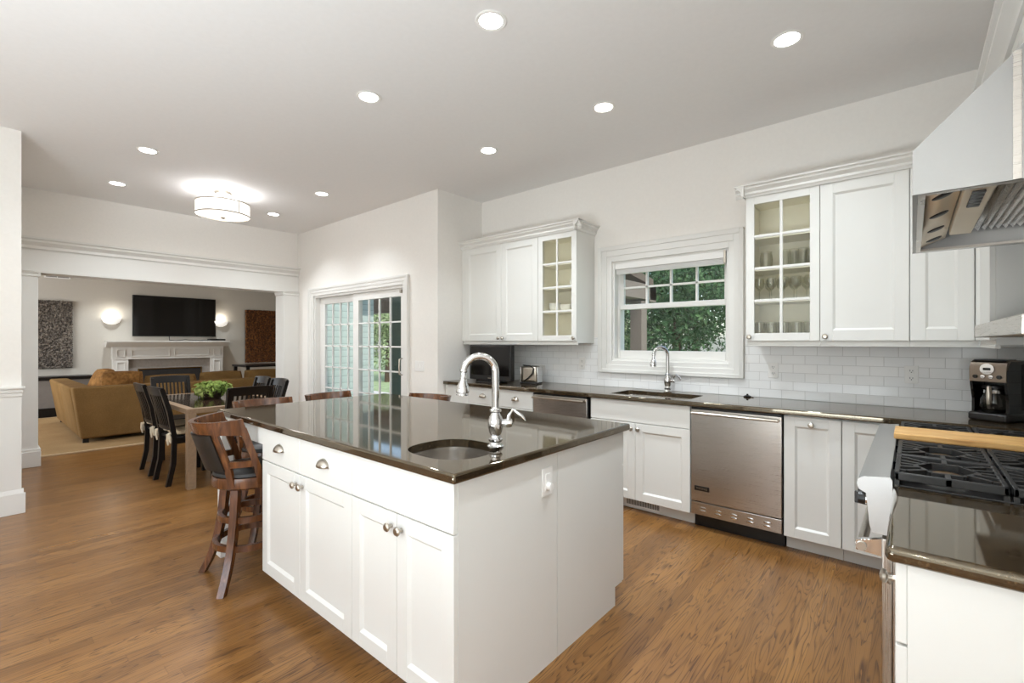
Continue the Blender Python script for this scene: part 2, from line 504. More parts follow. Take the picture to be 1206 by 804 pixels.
# living room shell
struct('wall_living_room_back', MB().box(LBX - .15, LBX, -2.1, 5.32, 0, LCEIL), M['lwall'], smooth=False)
mb = MB().box(LBX, -11.2, -2.1, -1.95, 0, LCEIL).box(-8.6, OPX - .25, -2.1, -1.95, 0, LCEIL).box(-11.2, -8.6, -2.1, -1.95, 0, .5).box(-11.2, -8.6, -2.1, -1.95, 2.4, LCEIL)
struct('wall_living_room_near', mb, M['lwall'], smooth=False)
struct('wall_living_room_far', MB().box(LBX, -8.3, 5.2, 5.32, 0, LCEIL).box(-8.45, -8.3, 4.45, 5.2, 0, LCEIL).box(-8.3, OPX - .25, 4.3, 4.45, 0, LCEIL), M['lwall'], smooth=False)
struct('wall_living_room_front', MB().box(OPX - .25, OPX - .12, -2.1, STUBY - .14, 0, LCEIL).box(OPX - .25, OPX - .12, DOORY + .14, 4.3, 0, LCEIL + .4), M['lwall'], smooth=False)
struct('wall_siding_far', MB().box(-8.3, -8.28, 4.45, 5.34, -.1, LCEIL + .1).box(LBX, -8.3, 5.32, 5.34, -.1, LCEIL + .1), M['siding'], smooth=False)
struct('wall_siding', MB().box(OPX - .12, OPX - .06, DOORY + .15, 4.48, -.1, 3.6), M['siding'], smooth=False)

# trims of the cased opening
def crown_profile(z0, z1, d):
    h = z1 - z0
    return [(0, z0), (.012, z0), (.016, z0 + .14 * h), (.24 * d + .01, z0 + .22 * h), (.30 * d, z0 + .42 * h), (.55 * d, z0 + .58 * h), (.72 * d, z0 + .66 * h), (.74 * d, z0 + .8 * h), (d, z0 + .88 * h), (d, z1), (0, z1)]

mb = MB()
mb.box(OPX, OPX + .03, STUBY + .002, DOORY - .002, oz1, 2.345, .002)
mb.prism([(OPX + a, b) for a, b in crown_profile(2.34, 2.49, .10)], STUBY + .002, DOORY - .002, 'y')
mb.box(OPX - .255, OPX + .029, oy0 - .029, oy1 + .029, oz1 - .012, oz1 + .009, 0)
struct('trim_1', mb, M['trimw'])
for k, (a, b) in enumerate(((STUBY + .002, oy0), (oy1, DOORY - .002))):
    mb = MB()
    mb.box(OPX - .256, OPX + .035, a, b, 0, oz1 - .013, .003)
    e0, e1 = (a, b + .02) if k == 0 else (a - .02, b)
    mb.box(OPX - .26, OPX + .055, e0, e1, oz1 - .0125, oz1 - .006, 0)
    mb.prism([(OPX + .03, 2.065), (OPX + .045, 2.07), (OPX + .045, 2.08), (OPX + .04, 2.09), (OPX + .055, 2.115), (OPX + .03, 2.115)], e0, e1, 'y')
    y_in = b if k == 0 else a; sg = 1 if k == 0 else -1
    mb.prism([(y_in, 2.065), (y_in + sg * .014, 2.075), (y_in + sg * .02, 2.115), (y_in, 2.115)], OPX - .25, OPX + .05, 'x')
    mb.box(OPX - .26, OPX + .062, e0, e1, 0, .17, .006)
    mb.box(OPX - .255, OPX + .05, e0, e1, .17, .195, .006)
    struct(f'trim_{k + 2}', mb, M['trimw'])
# wainscot, chair rail, baseboard on the near partition
mb = MB()
x = STUBX
mb.box(x, x + .01, -3.95, STUBY, .19, .96, 0)
for (a, b) in ((-.55, .13), (-1.4, -.72), (-2.25, -1.57), (-3.1, -2.42)):
    for (p, q, r_, t_) in ((a, b, .80, .835), (a, b, .25, .285), (a, a + .035, .285, .80), (b - .035, b, .285, .80)):
        mb.box(x + .008, x + .024, p, q, r_, t_, .006)
mb.box(x, x + .03, -3.95, STUBY + .012, .955, .985, .006).box(x, x + .045, -3.95, STUBY + .02, .985, 1.005, .006).box(x, x + .02, -3.95, STUBY + .006, .925, .955, .004)
struct('trim_4', mb, M['trimw'])
mb = MB().box(x, x + .022, -3.95, STUBY + .022, 0, .16, .003).prism([(x, .16), (x + .022, .16), (x + .012, .19), (x, .195)], -3.95, STUBY + .012, 'y')
struct('baseboard_wainscot_side', mb, M['trimw'])
mb = MB().box(OPX + .07, dx0 - .14, DOORY - .02, DOORY - .001, 0, .16, .003).box(dx1 + .1, JOGX, DOORY - .02, DOORY - .001, 0, .16, .003)
struct('baseboard_sliding_door_side', mb, M['trimw'])
mb = MB().box(LBX, LBX + .02, -1.95, 1.8, 0, .14, .003).box(LBX, LBX + .02, 4.0, 5.2, 0, .14, .003)
struct('baseboard_living_room', mb, M['trimw'])
# backsplash
mb = MB().box(JOGX + .001, -2.335, WALLY - .008, WALLY, .926, 1.40, 0).box(-2.335, -1.01, WALLY - .008, WALLY, .926, 1.07, 0).box(-1.01, RX - .009, WALLY - .008, WALLY, .926, 1.40, 0)
mb.box(RX - .008, RX, 1.2, WALLY - .008, .926, 1.40, 0)
struct('wall_backsplash', mb, M['tile'], smooth=False)

# ------------------------------------------------------------------ window over the sink
win = thing('window_1', 'white double-hung window over the kitchen sink', 'window'); win['kind'] = 'structure'
del win['label'], win['category']
mb = MB(); y = WALLY
ox0, ox1, ozb, ozt = -2.33, -1.015, 1.065, 2.27
def casing(mb, x0, x1, z0, z1, X0, X1, Z0, Z1, y, sill=True, steps=((.0, .022), (.35, .03), (.72, .038))):
    """picture-frame casing, stepped: outer x0..x1,z0..z1; inner X0..X1,Z0..Z1"""
    for f, d in steps:
        a = lambda o, i: i + (o - i) * (1 - 0) if f == 0 else o
        e = .0015 * (1 - f); lx0, lx1, lz0, lz1 = x0 + e, x1 - e, z0 + (e if sill else 0), z1 - e
        ix0 = X0 + (x0 - X0) * f; ix1 = X1 + (x1 - X1) * f; iz0 = Z0 + (z0 - Z0) * f; iz1 = Z1 + (z1 - Z1) * f
        mb.box(lx0, ix0, y - d, y - .0005, lz0, lz1, .003); mb.box(ix1, lx1, y - d, y - .0005, lz0, lz1, .003)
        mb.box(ix0, ix1, y - d, y - .0005, iz1, lz1, .003)
        if sill: mb.box(ix0, ix1, y - d, y - .0005, lz0, iz0, .003)
casing(mb, ox0, ox1, ozb, ozt, wx0, wx1, wz0, wz1, y)
mb.build('window_casing', M['trimw'], win)
mb = MB()
fy0, fy1 = WALLY + .06, WALLY + .15
mb.box(wx0, wx0 + .02, WALLY, fy1, wz0, wz1).box(wx1 - .02, wx1, WALLY, fy1, wz0, wz1).box(wx0 + .02, wx1 - .02, WALLY, fy1, wz1 - .02, wz1).box(wx0 + .02, wx1 - .02, WALLY, fy1, wz0, wz0 + .02)
mb.box(wx0 + .02, wx0 + .045, fy0 + .03, fy1, wz0 + .02, wz1 - .02).box(wx1 - .045, wx1 - .02, fy0 + .03, fy1, wz0 + .02, wz1 - .02)
mb.build('window_frame', M['trimw'], win)
gx0, gx1 = -2.135, -1.175
mz = 1.685
lo = MB(); ly0, ly1 = WALLY + .055, WALLY + .09
lo.box(wx0 + .022, gx0, ly0, ly1, wz0 + .02, mz + .02, .003).box(gx1, wx1 - .022, ly0, ly1, wz0 + .02, mz + .02, .003)
lo.box(gx0, gx1, ly0, ly1, wz0 + .02, 1.275, .003).box(gx0, gx1, ly0, ly1, mz - .02, mz + .025, .003)
lo = lo.build('lower_sash', M['trimw'], win)
MB().box(gx0, gx1, ly0 + .015, ly0 + .019, 1.275, mz - .02).build('pane', M['glass'], lo, False)
up = MB(); uy0, uy1 = WALLY + .092, WALLY + .125
up.box(wx0 + .022, gx0 + .02, uy0, uy1, mz - .02, wz1 - .02, .003).box(gx1 - .02, wx1 - .022, uy0, uy1, mz - .02, wz1 - .02, .003)
up.box(gx0, gx1, uy0, uy1, mz - .02, mz + .03, .003).box(gx0, gx1, uy0, uy1, 2.04, wz1 - .02, .003)
a, b = gx0 + .02, gx1 - .02
for i in (1, 2, 3): xx = a + (b - a) * i / 4; up.box(xx - .009, xx + .009, uy0 + .004, uy1, mz + .03, 2.04)
up.box(a, b, uy0 + .004, uy1, 1.865, 1.883)
up = up.build('upper_sash', M['trimw'], win)
MB().box(a, b, uy0 + .015, uy0 + .019, mz + .03, 2.04).build('pane', M['glass'], up, False)
bl = thing('window_blind', 'white raised blind stacked at the head of the sink window', 'blind', (-1.66, WALLY + .03, 1.99))
MB().box(wx0 + .025, wx1 - .025, WALLY - .005, WALLY + .05, 2.045, 2.10, .006).build('headrail', M['plate'], bl)
mb = MB()
for i in range(5): mb.box(wx0 + .035, wx1 - .035, WALLY + .004, WALLY + .046, 2.0 + i * .009, 2.006 + i * .009, .002)
mb.build('slat_stack', M['plate'], bl)
MB().box(wx1 - .043, wx1 - .025, WALLY - .012, WALLY - .002, 2.0, 2.11, .002).build('end_bracket', M['nickel'], bl)
MB().tube([(wx0 + .06, WALLY + .01, 2.0), (wx0 + .06, WALLY + .012, 1.4)], .003, 6).build('tilt_wand', M['plate'], bl)

# ------------------------------------------------------------------ sliding door
sd = thing('door_1', 'x', 'x'); sd['kind'] = 'structure'; del sd['label'], sd['category']
mb = MB()
casing(mb, -6.875, -4.44, 0, 2.145, dx0, dx1, 0, dz1, DOORY, False)
mb.build('door_casing', M['trimw'], sd)
mb = MB().box(dx0, dx0 + .03, DOORY, DOORY + .14, 0, dz1).box(dx1 - .03, dx1, DOORY, DOORY + .14, 0, dz1).box(dx0 + .03, dx1 - .03, DOORY, DOORY + .14, dz1 - .03, dz1).box(dx0 + .03, dx1 - .03, DOORY, DOORY + .14, 0, .02)
mb.build('door_frame', M['trimw'], sd)
def slider(name, x0, x1, y0, sl, sr):
    y1 = y0 + .04; mb = MB(); zt, zb = 1.905, .2; a, b = x0 + sl, x1 - sr
    mb.box(x0, a, y0, y1, .02, dz1 - .03, .003).box(b, x1, y0, y1, .02, dz1 - .03, .003).box(a, b, y0, y1, zt, dz1 - .03, .003).box(a, b, y0, y1, .02, zb, .003)
    for i in (1, 2, 3): xx = a + (b - a) * i / 4; mb.box(xx - .009, xx + .009, y0 + .008, y1 - .008, zb, zt)
    for i in range(1, 6): zz = zt - .305 * i; mb.box(a, b, y0 + .008, y1 - .008, zz - .009, zz + .009)
    p = mb.build(name, M['trimw'], sd)
    MB().box(a, b, y0 + .018, y0 + .022, zb, zt).build('pane', M['glass'], p, False)
    return p
slider('fixed_panel', dx0 + .03, -5.62, DOORY + .075, .14, .12)
sp = slider('sliding_panel', -5.72, dx1 - .03, DOORY + .03, .13, .075)
mb = MB().tube([(-4.61, DOORY + .03, 1.16), (-4.61, DOORY - .02, 1.15), (-4.61, DOORY - .025, 1.06), (-4.61, DOORY - .02, .97), (-4.61, DOORY + .03, .96)], .009, 8)
mb.build('handle', M['nickel'], sp)
MB().box(-4.64, -4.6, DOORY + .0, DOORY + .03, 1.94, 1.98, .004).build('latch', M['nickel'], sp)

# ------------------------------------------------------------------ cabinet helpers (local frame: x along the run, front towards -y, z up)
def shaker(mb, x0, x1, z0, z1, y=-.02, t=.02, fw=.062, rec=.011):
    mb.box(x0, x0 + fw, y, y + t, z0, z1, .0015, 1).box(x1 - fw, x1, y, y + t, z0, z1, .0015, 1)
    mb.box(x0 + fw, x1 - fw, y, y + t, z1 - fw, z1, .0015, 1).box(x0 + fw, x1 - fw, y, y + t, z0, z0 + fw, .0015, 1)
    mb.box(x0 + fw, x1 - fw, y + rec, y + t, z0 + fw, z1 - fw)
    s = .012  # sloped inner edge
    X0, X1, Z0, Z1 = x0 + fw, x1 - fw, z0 + fw, z1 - fw
    yf, yb = y + .001, y + rec
    mb.prism([(X0, yf), (X0 + s, yb), (X0, yb)], Z0, Z1, 'z'); mb.prism([(X1, yf), (X1 - s, yb), (X1, yb)], Z0, Z1, 'z')
    mb.prism([(yf, Z0), (yb, Z0 + s), (yb, Z0)], X0, X1, 'x'); mb.prism([(yf, Z1), (yb, Z1 - s), (yb, Z1)], X0, X1, 'x')


def glazed(mb, x0, x1, z0, z1, y=-.02, t=.02, fw=.055, rows=4):
    mb.box(x0, x0 + fw, y, y + t, z0, z1, .0015, 1).box(x1 - fw, x1, y, y + t, z0, z1, .0015, 1)
    mb.box(x0 + fw, x1 - fw, y, y + t, z1 - fw, z1, .0015, 1).box(x0 + fw, x1 - fw, y, y + t, z0, z0 + fw, .0015, 1)
    xm = (x0 + x1) / 2; mb.box(xm - .010, xm + .010, y + .002, y + t - .004, z0 + fw, z1 - fw, .003, 1)
    for i in range(1, rows):
        zz = z0 + fw + (z1 - z0 - 2 * fw) * i / rows; mb.box(x0 + fw, x1 - fw, y + .003, y + t - .005, zz - .010, zz + .010, .003, 1)


def knob(Mx, x, z, parent, y=-.02, mat='nickel'):
    mb = MB(Mx); mb.lathe([(0, 0), (.008, 0), (.006, .012), (.007, .016), (.016, .02), (.017, .026), (.012, .031), (0, .033)], (x, y, z), 14, (0, -1, 0))
    return mb.build('knob', M[mat], parent)


def cup_pull(Mx, x, z, parent, y=-.02):
    mb = MB(Mx); w, h, d = .046, .038, .03
    secs = []
    for i in range(11):
        a = PI * i / 10
        cx = -math.cos(a) * w; top = math.sin(a)
        sec = []
        for k in range(7):
            b = (PI / 2) * k / 6
            sec.append((x + cx * (1 - .12 * math.sin(b)), y - d * math.sin(b) * (.35 + .65 * top), z - .012 + h * top * math.cos(b)))
        secs.append(sec)
    rs = [mb._v(p) for p in secs]
    for A, B in zip(rs, rs[1:]):
        for k in range(6):
            try: mb.bm.faces.new((A[k], A[k + 1], B[k + 1], B[k]))
            except ValueError: pass
    bmesh.ops.remove_doubles(mb.bm, verts=mb.bm.verts, dist=1e-5)
    mb.box(x - w - .004, x + w + .004, y - .003, y, z - .015, z - .010, .001, 1)
    o = mb.build('cup_pull', M['nickel'], parent); sm = o.modifiers.new('t', 'SOLIDIFY'); sm.thickness = .002
    return o


def base_cabinet(name, label, loc, rz, w, depth, fronts, z0=.1, z1=.888, toe=.075, toe_in=True, mat='white', hollow=False):
    t = thing(name, label, 'cabinet', loc, rz); Mx = wmat(t)
    mb = MB(Mx)
    if hollow: mb.box(0, .018, 0, depth, z0, z1).box(w - .018, w, 0, depth, z0, z1).box(.018, w - .018, 0, depth, z0, z0 + .018).box(.018, w - .018, depth - .012, depth, z0 + .018, z1).box(.018, w - .018, 0, .018, z0 + .018, z1)
    else: mb.box(0, w, 0, depth, z0, z1)
    mb.build('body', M[mat], t, False)
    if toe_in: MB(Mx).box(0, w, toe, depth, 0, z0).build('toe_kick', M[mat], t, False)
    for f in fronts:
        kind, x0, x1, a, b = f[:5]; hw = f[5:] if len(f) > 5 else ()
        mb = MB(Mx); g = .0015
        if kind == 'slab': mb.box(x0 + g, x1 - g, -.02, 0, a + g, b - g, .002, 1); o = mb.build('drawer', M[mat], t, False)
        elif kind == 'drawer': shaker(mb, x0 + g, x1 - g, a + g, b - g, fw=.045); o = mb.build('drawer', M[mat], t, False)
        elif kind == 'false': mb.box(x0 + g, x1 - g, -.02, 0, a + g, b - g, .002, 1); o = mb.build('false_drawer_panel', M[mat], t)
        else: shaker(mb, x0 + g, x1 - g, a + g, b - g); o = mb.build('door', M[mat], t, False)
        for h in hw:
            if h[0] == 'k': knob(Mx, h[1], h[2], o)
            if h[0] == 'c': cup_pull(Mx, h[1], h[2], o)
    return t


# ------------------------------------------------------------------ island
IX0, IX1, IY0, IY1 = -3.37, -1.135, 1.03, 2.285
CT, CU = .925, .890
DF = 1.055
w1 = -1.802 - (-2.724); w2 = -1.162 - (-1.802)
base_cabinet('island_cabinet', 'white island cabinet with two cup-pull drawers over two doors', (-2.724, DF + .02, 0), 0, w1, .575, [
    ('slab', 0, .447, .71, .885, ('c', .2235, .80)), ('slab', .447, w1, .71, .885, ('c', .447 + .237, .80)),
    ('door', 0, .447, .095, .708, ('k', .447 - .032, .655)), ('door', .447, w1, .095, .708, ('k', .447 + .032, .655))], z0=.095)
base_cabinet('island_cabinet', 'white island sink cabinet at the corner, plain panel over two doors with round knobs', (-1.802, DF + .02, 0), 0, w2, .575, [
    ('false', 0, w2, .71, .885), ('door', 0, w2 / 2, .095, .708, ('k', w2 / 2 - .032, .655)), ('door', w2 / 2, w2, .095, .708, ('k', w2 / 2 + .032, .655))], z0=.095, hollow=True)
wr = 1.562
rc = base_cabinet('island_cabinet', 'white island cabinet backing onto the sink cabinet, flat side with toe notch', (-1.162, 2.243, 0), PI, wr, .589, [
    ('drawer', 0, wr / 3, .71, .885, ('k', wr / 6, .8)), ('drawer', wr / 3, 2 * wr / 3, .71, .885, ('k', wr / 2, .8)), ('drawer', 2 * wr / 3, wr, .71, .885, ('k', wr * 5 / 6, .8)),
    ('door', 0, wr / 3, .095, .708, ('k', wr / 3 - .04, .655)), ('door', wr / 3, 2 * wr / 3, .095, .708, ('k', wr / 3 + .04, .655)), ('door', 2 * wr / 3, wr, .095, .708, ('k', 2 * wr / 3 + .04, .655))], z0=.095)
# legs and apron carrying the seating overhang
fr = thing('island_table_frame', 'white legs and apron holding up the island seating overhang', 'table frame', (-3.0, 1.65, 0))
for (px, py) in ((-3.332, 1.068), (-3.332, 2.245)):
    mb = MB().box(px - .035, px + .035, py - .035, py + .035, 0, CU - .002, .004)
    mb.box(px - .042, px + .042, py - .042, py + .042, 0, .1, .004)
    mb.build('leg', M['white'], fr)
mb = MB().box(-3.296, -2.727, 1.06, 1.085, .79, CU - .002, .002).box(-3.296, -2.727, 2.225, 2.25, .79, CU - .002, .002).box(-3.345, -3.32, 1.104, 2.209, .79, CU - .002, .002)
mb.build('apron', M['white'], fr)


def superellipse(cx, cy, a, b, n, e=2.6):
    out = []
    for i in range(n):
        t = 2 * PI * i / n; c, s = math.cos(t), math.sin(t)
        out.append((cx + a * math.copysign(abs(c) ** (2 / e), c), cy + b * math.copysign(abs(s) ** (2 / e), s)))
    return out


SKX, SKY, SKA, SKB = -1.415, 1.285, .178, .165
ct = tag(MB().box(IX0, IX1, IY0, IY1, CU, CT, .008, 3).build('island_countertop', M['granite']), 'dark polished granite countertop on the white island', 'countertop')
boolean_cut(ct, MB().prism(superellipse(SKX, SKY, SKA, SKB, 48), CU - .05, CT + .05, 'z'))


def bowl_sink(name, label, outline, depth, loc, mat='steelsink', z=CU - .001):
    t = thing(name, label, 'sink', (loc[0], loc[1], z - depth))
    mb = MB(); cx, cy = loc
    lay = [(1.09, z), (1.0, z), (.99, z - .02), (.965, z - depth * .75), (.88, z - depth * .95), (.6, z - depth), (.12, z - depth - .004)]
    rs = []
    for s, zz in lay: rs.append(mb._v([(cx + (px - cx) * s, cy + (py - cy) * s, zz) for px, py in outline]))
    n = len(outline)
    for A, B in zip(rs, rs[1:]):
        for k in range(n): mb.bm.faces.new((A[k], A[(k + 1) % n], B[(k + 1) % n], B[k]))
    mb.bm.faces.new(rs[-1])
    mb.build('basin', M[mat], t)
    MB().lathe([(0, -.002), (.03, -.002), (.042, .003), (.045, .0), (.045, -.006)], (cx, cy, z - depth + .001), 20).build('drain', M['chrome'], t)
    return t


bowl_sink('bar_sink', 'small round-cornered steel sink set into the island granite', superellipse(SKX, SKY, SKA + .004, SKB + .004, 48), .17, (SKX, SKY))


def pull_down_faucet(label, base, d, reach, h, r, k, side):
    """gooseneck with turned body, pull-down spray head and side lever; d = horizontal direction of the spout"""
    t = thing('faucet', label, 'faucet', base); bx, by, bz = base; d = Vector((d[0], d[1], 0)).normalized(); s = Vector((-d.y, d.x, 0))
    B = Vector(base)
    mb = MB().lathe([(0, 0), (.030 * k, 0), (.031 * k, .006), (.024 * k, .012), (.021 * k, .022), (.026 * k, .028), (.026 * k, .034), (.020 * k, .04), (.018 * k, .05), (.024 * k, .062), (.0285 * k, .085), (.029 * k, .105), (.024 * k, .125), (.0165 * k, .138), (.0165 * k, .143), (.022 * k, .147), (.022 * k, .154), (.016 * k, .158), (.0155 * k, .165), (0, .165)], B, 24)
    mb.build('body', M['chrome'], t)
    pts = [B + Vector((0, 0, .16)), B + Vector((0, 0, h - r))]
    for i in range(1, 15):
        a = PI * i / 14 * .93
        pts.append(B + d * (r - r * math.cos(a)) + Vector((0, 0, h - r + r * math.sin(a))))
    MB().tube(pts, .0135 * k, 14).build('spout', M['chrome'], t)
    p = pts[-1]; q = Vector((0, 0, -1)) + d * .06; q.normalize()
    hs = MB().lathe([(0, 0), (.0145 * k, 0), (.0145 * k, .01), (.0115 * k, .014), (.0115 * k, .035), (.013 * k, .038), (.012 * k, .042), (.014 * k, .05), (.021 * k, .068), (.0245 * k, .088), (.0245 * k, .094), (.021 * k, .098), (.023 * k, .101), (.023 * k, .107), (0, .107)], p, 20, q).build('spray_head', M['chrome'], t)
    MB().lathe([(0, .107), (.018 * k, .1075), (0, .109)], p, 16, q).build('nozzle', M['black'], hs)
    # lever on the side away from the sink
    e = Vector((side[0], side[1], 0)).normalized()
    c = B + Vector((0, 0, .10)); g = c + e * .052
    mb = MB().cyl(c + e * .015, g, .013 * k, .015 * k, 14).lathe([(0, -.02), (.016, -.016), (.02, 0), (.016, .016), (0, .02)], g, 14, e)
    mb.build('valve', M['chrome'], t)
    MB().tube([g, g + Vector((0, 0, .03)) + e * .004, g + e * .02 + Vector((0, 0, .055)), g + e * .055 + Vector((0, 0, .03)), g + e * .072 + Vector((0, 0, .01))], [.010, .008, .007, .0085, .005], 10).build('lever', M['chrome'], t)
    return t


pull_down_faucet('tall chrome gooseneck faucet beside the small island sink', (-1.305, 1.415, CT), (-.61, -.79), .13, .375, .066, 1.1, (.8, .6))


def outlet(name, label, cat, c, nrm, w=.072, h=.116, kind='duplex'):
    """c: centre on the surface; nrm: unit outward normal (axis aligned)"""
    rz = math.atan2(nrm[1], nrm[0]) + PI / 2
    t = thing(name, label, cat, c, rz); Mx = wmat(t)
    MB(Mx).box(-w / 2, w / 2, -.006, -.0005, -h / 2, h / 2, .003).build('cover_plate', M['plate'], t)
    if kind == 'duplex':
        for zz in (-.024, .024):
            r = MB(Mx).box(-.017, .017, -.0085, -.006, zz - .015, zz + .015, .004).build('receptacle', M['plate'], t)
            MB(Mx).box(-.008, -.0055, -.009, -.0084, zz - .003, zz + .008).box(.0055, .008, -.009, -.0084, zz - .003, zz + .007).box(-.0025, .0025, -.009, -.0084, zz - .011, zz - .006).build('slot', M['gap'], r, False)
    elif kind == 'gfci':
        MB(Mx).box(-.017, .017, -.009, -.006, -.034, .034, .002).build('receptacle', M['plate'], t)
        MB(Mx).lathe([(0, 0), (.016, 0), (.015, .02), (0, .022)], (0, -.008, -.018), 14, (0, -1, 0)).build('safety_plug', M['plate'], t)
    else:
        n = kind
        for i in range(n):
            xx = (i - (n - 1) / 2) * .046
            MB(Mx).box(xx - .008, xx + .008, -.010, -.006, -.02, .02, .002).build('rocker', M['plate'], t)
    return t


outlet('power_outlet', 'white outlet plate on the flat end of the island', 'outlet', (-1.162, 1.575, .775), (1, 0, 0), kind='gfci')
outlet('power_outlet', 'white duplex outlet on the tile nearest the coffee maker', 'outlet', (-.005, WALLY - .008, 1.143), (0, -1, 0))
outlet('power_outlet', 'white duplex outlet on the tile just beside the window casing, under the glassware cabinet', 'outlet', (-.81, WALLY - .008, 1.14), (0, -1, 0))
outlet('power_outlet', 'white outlet on the tile between the window and the toaster', 'outlet', (-2.52, WALLY - .008, 1.14), (0, -1, 0))
outlet('light_switch', 'white triple light switch plate on the wall beside the sliding door', 'switch', (-4.25, DOORY, 1.08), (0, -1, 0), .165, .116, 3)
outlet('power_outlet', 'white double-wide outlet on the tile next to the toaster', 'outlet', (-3.03, WALLY - .008, 1.06), (0, -1, 0), .1, .1, 2)

# ------------------------------------------------------------------ window-wall base run
CFY = 3.465; CD = WALLY - .003 - CFY
base_cabinet('base_cabinet', 'white drawer cabinet with cup pulls under the small black television', (JOGX + .002, CFY, 0), 0, 1.238, CD, [
    ('false', 0, .36, .1, .885), ('slab', .36, .80, .715, .885, ('c', .58, .80)), ('slab', .80, 1.238, .715, .885, ('c', 1.02, .80)),
    ('slab', .36, .80, .41, .712, ('c', .58, .60)), ('slab', .80, 1.238, .41, .712, ('c', 1.02, .60)), ('slab', .36, .80, .1, .407, ('c', .58, .30)), ('slab', .80, 1.238, .1, .407, ('c', 1.02, .30))])
base_cabinet('base_cabinet', 'white sink base cabinet with two doors under the window', (-2.078, CFY, 0), 0, .842, CD, [
    ('false', 0, .842, .715, .885), ('door', 0, .408, .1, .712, ('k', .408 - .03, .665)), ('door', .408, .842, .1, .712, ('k', .408 + .03, .665))], hollow=True)
base_cabinet('base_cabinet', 'white narrow pull-out cabinet beside the dishwasher, knob at its top', (-.634, CFY, 0), 0, .308, CD, [
    ('door', 0, .308, .1, .88, ('k', .154, .835))])
base_cabinet('base_cabinet', 'white corner cabinet partly hidden by the range', (-.324, CFY, 0), 0, .92, CD, [('door', 0, .32, .1, .88, ('k', .27, .835)), ('false', .32, .92, .1, .88)])
vg = thing('floor_register', 'white slotted vent grille in the toe kick below the sink cabinet', 'vent', (-1.66, CFY + .073, .05))
MB().box(-1.80, -1.50, CFY + .066, CFY + .074, .008, .092, .002).build('vent_frame', M['plate'], vg)
mb = MB()
for i in range(26): mb.box(-1.785 + i * .0108, -1.7795 + i * .0108, CFY + .0645, CFY + .0665, .03, .08)
mb.build('vent_slot', M['gap'], vg, False)


def dishwasher(label, x0, badge=True):
    w = .595; t = thing('dishwasher', label, 'dishwasher', (x0, CFY, 0)); Mx = wmat(t)
    MB(Mx).box(.004, w - .004, 0, CD, .1, .884).build('tub_housing', M['black'], t, False)
    MB(Mx).box(.004, w - .004, .06, CD, 0, .1).build('toe_kick', M['black'], t, False)
    d = MB(Mx).box(.006, w - .006, -.028, 0, .205, .868, .004).build('door', M['steelh'], t)
    p = MB(Mx).box(.006, w - .006, -.028, 0, .108, .2, .004).build('vent_panel', M['steelh'], t)
    for i in range(5):
        for k in range(2):
            xx = .09 + i * .104; zz = .139 + k * .023
            MB(Mx).lathe([(0, 0), (.026, 0), (.024, .004), (.0, .007)], (xx, -.0275, zz), 16, (0, -1, 0)).build('vent_louver', M['chrome'], p).scale = (1, 1, 1)
    hd = MB(Mx).tube([(.02, -.065, .845), (w - .02, -.065, .845)], .010, 12).build('handle', M['nickel'], t)
    for xx in (.028, w - .028):
        MB(Mx).cyl((xx, -.065, .845), (xx, -.028, .845), .009, .012).build('handle_bracket', M['nickel'], hd)
    MB(Mx).box(.01, w - .01, -.03, -.001, .869, .884, .002).build('control_strip', M['black'], t)
    if badge:
        b = MB(Mx).box(.03, .135, -.032, -.027, .283, .318, .004).build('badge', M['black'], t)
        c = bpy.data.curves.new('lettering', 'FONT'); c.body = 'VIKING'; c.size = .021; c.extrude = .0004; c.align_x = 'CENTER'; c.align_y = 'CENTER'; c.space_character = 1.15
        c.materials.append(M['nickel'])
        tmp = bpy.data.objects.new('lettering_curve', c); COL.objects.link(tmp)
        me = bpy.data.meshes.new_from_object(tmp.evaluated_get(bpy.context.evaluated_depsgraph_get())); bpy.data.objects.remove(tmp)
        o = bpy.data.objects.new('lettering', me); COL.objects.link(o); o.parent = b; o.location = (.0825, -.0324, .3005); o.rotation_euler = (R(90), 0, 0)
    return t


dw = dishwasher('stainless steel dishwasher with bar handle and black badge, between white cabinets', -1.2325)
for o in bpy.data.objects:
    if o.name.startswith('vent_louver'):
        # flatten each round stamping into a wide slot
        cz = sum((v.co.z for v in o.data.vertices)) / len(o.data.vertices)
        for v in o.data.vertices: v.co.z = cz + (v.co.z - cz) * .32
dishwasher('stainless steel dishwasher partly hidden behind the island, next to the drawers', -2.6975, False)

# countertop on the window wall and round the corner to the range
mb = MB().box(JOGX + .002, RX - .01, 3.412, WALLY - .009, CU, CT, .007, 3)
wc = tag(mb.build('countertop', M['granite']), 'dark granite countertop running under the window to the coffee maker corner', 'countertop')
KS = (-1.93, -1.27, 3.50, 3.86)
def rrect(x0, x1, y0, y1, r, n=6):
    out = []
    for cx, cy, a in ((x1 - r, y1 - r, 0), (x0 + r, y1 - r, 90), (x0 + r, y0 + r, 180), (x1 - r, y0 + r, 270)):
        for i in range(n + 1):
            t = R(a + 90 * i / n); out.append((cx + r * math.cos(t), cy + r * math.sin(t)))
    return out
boolean_cut(wc, MB().prism(rrect(*KS, .04), CU - .05, CT + .05, 'z'))
bowl_sink('kitchen_sink', 'long steel sink set into the granite below the window', rrect(KS[0] - .004, KS[1] + .004, KS[2] - .004, KS[3] + .004, .045), .2, ((KS[0] + KS[1]) / 2, (KS[2] + KS[3]) / 2))
pull_down_faucet('chrome gooseneck faucet in front of the sink window', (-1.60, 3.925, CT), (-.6, -1), .16, .385, .072, 1.15, (1, -.1))
st = thing('sink_stopper', 'small black sink stopper lying on the granite against the tile', 'stopper', (-.98, 3.97, CT))
MB().lathe([(0, 0), (.028, 0), (.03, .006), (.02, .012), (.008, .015), (.008, .024), (0, .026)], (-.98, 3.97, CT + .0005), 18).build('plug', M['black'], st)
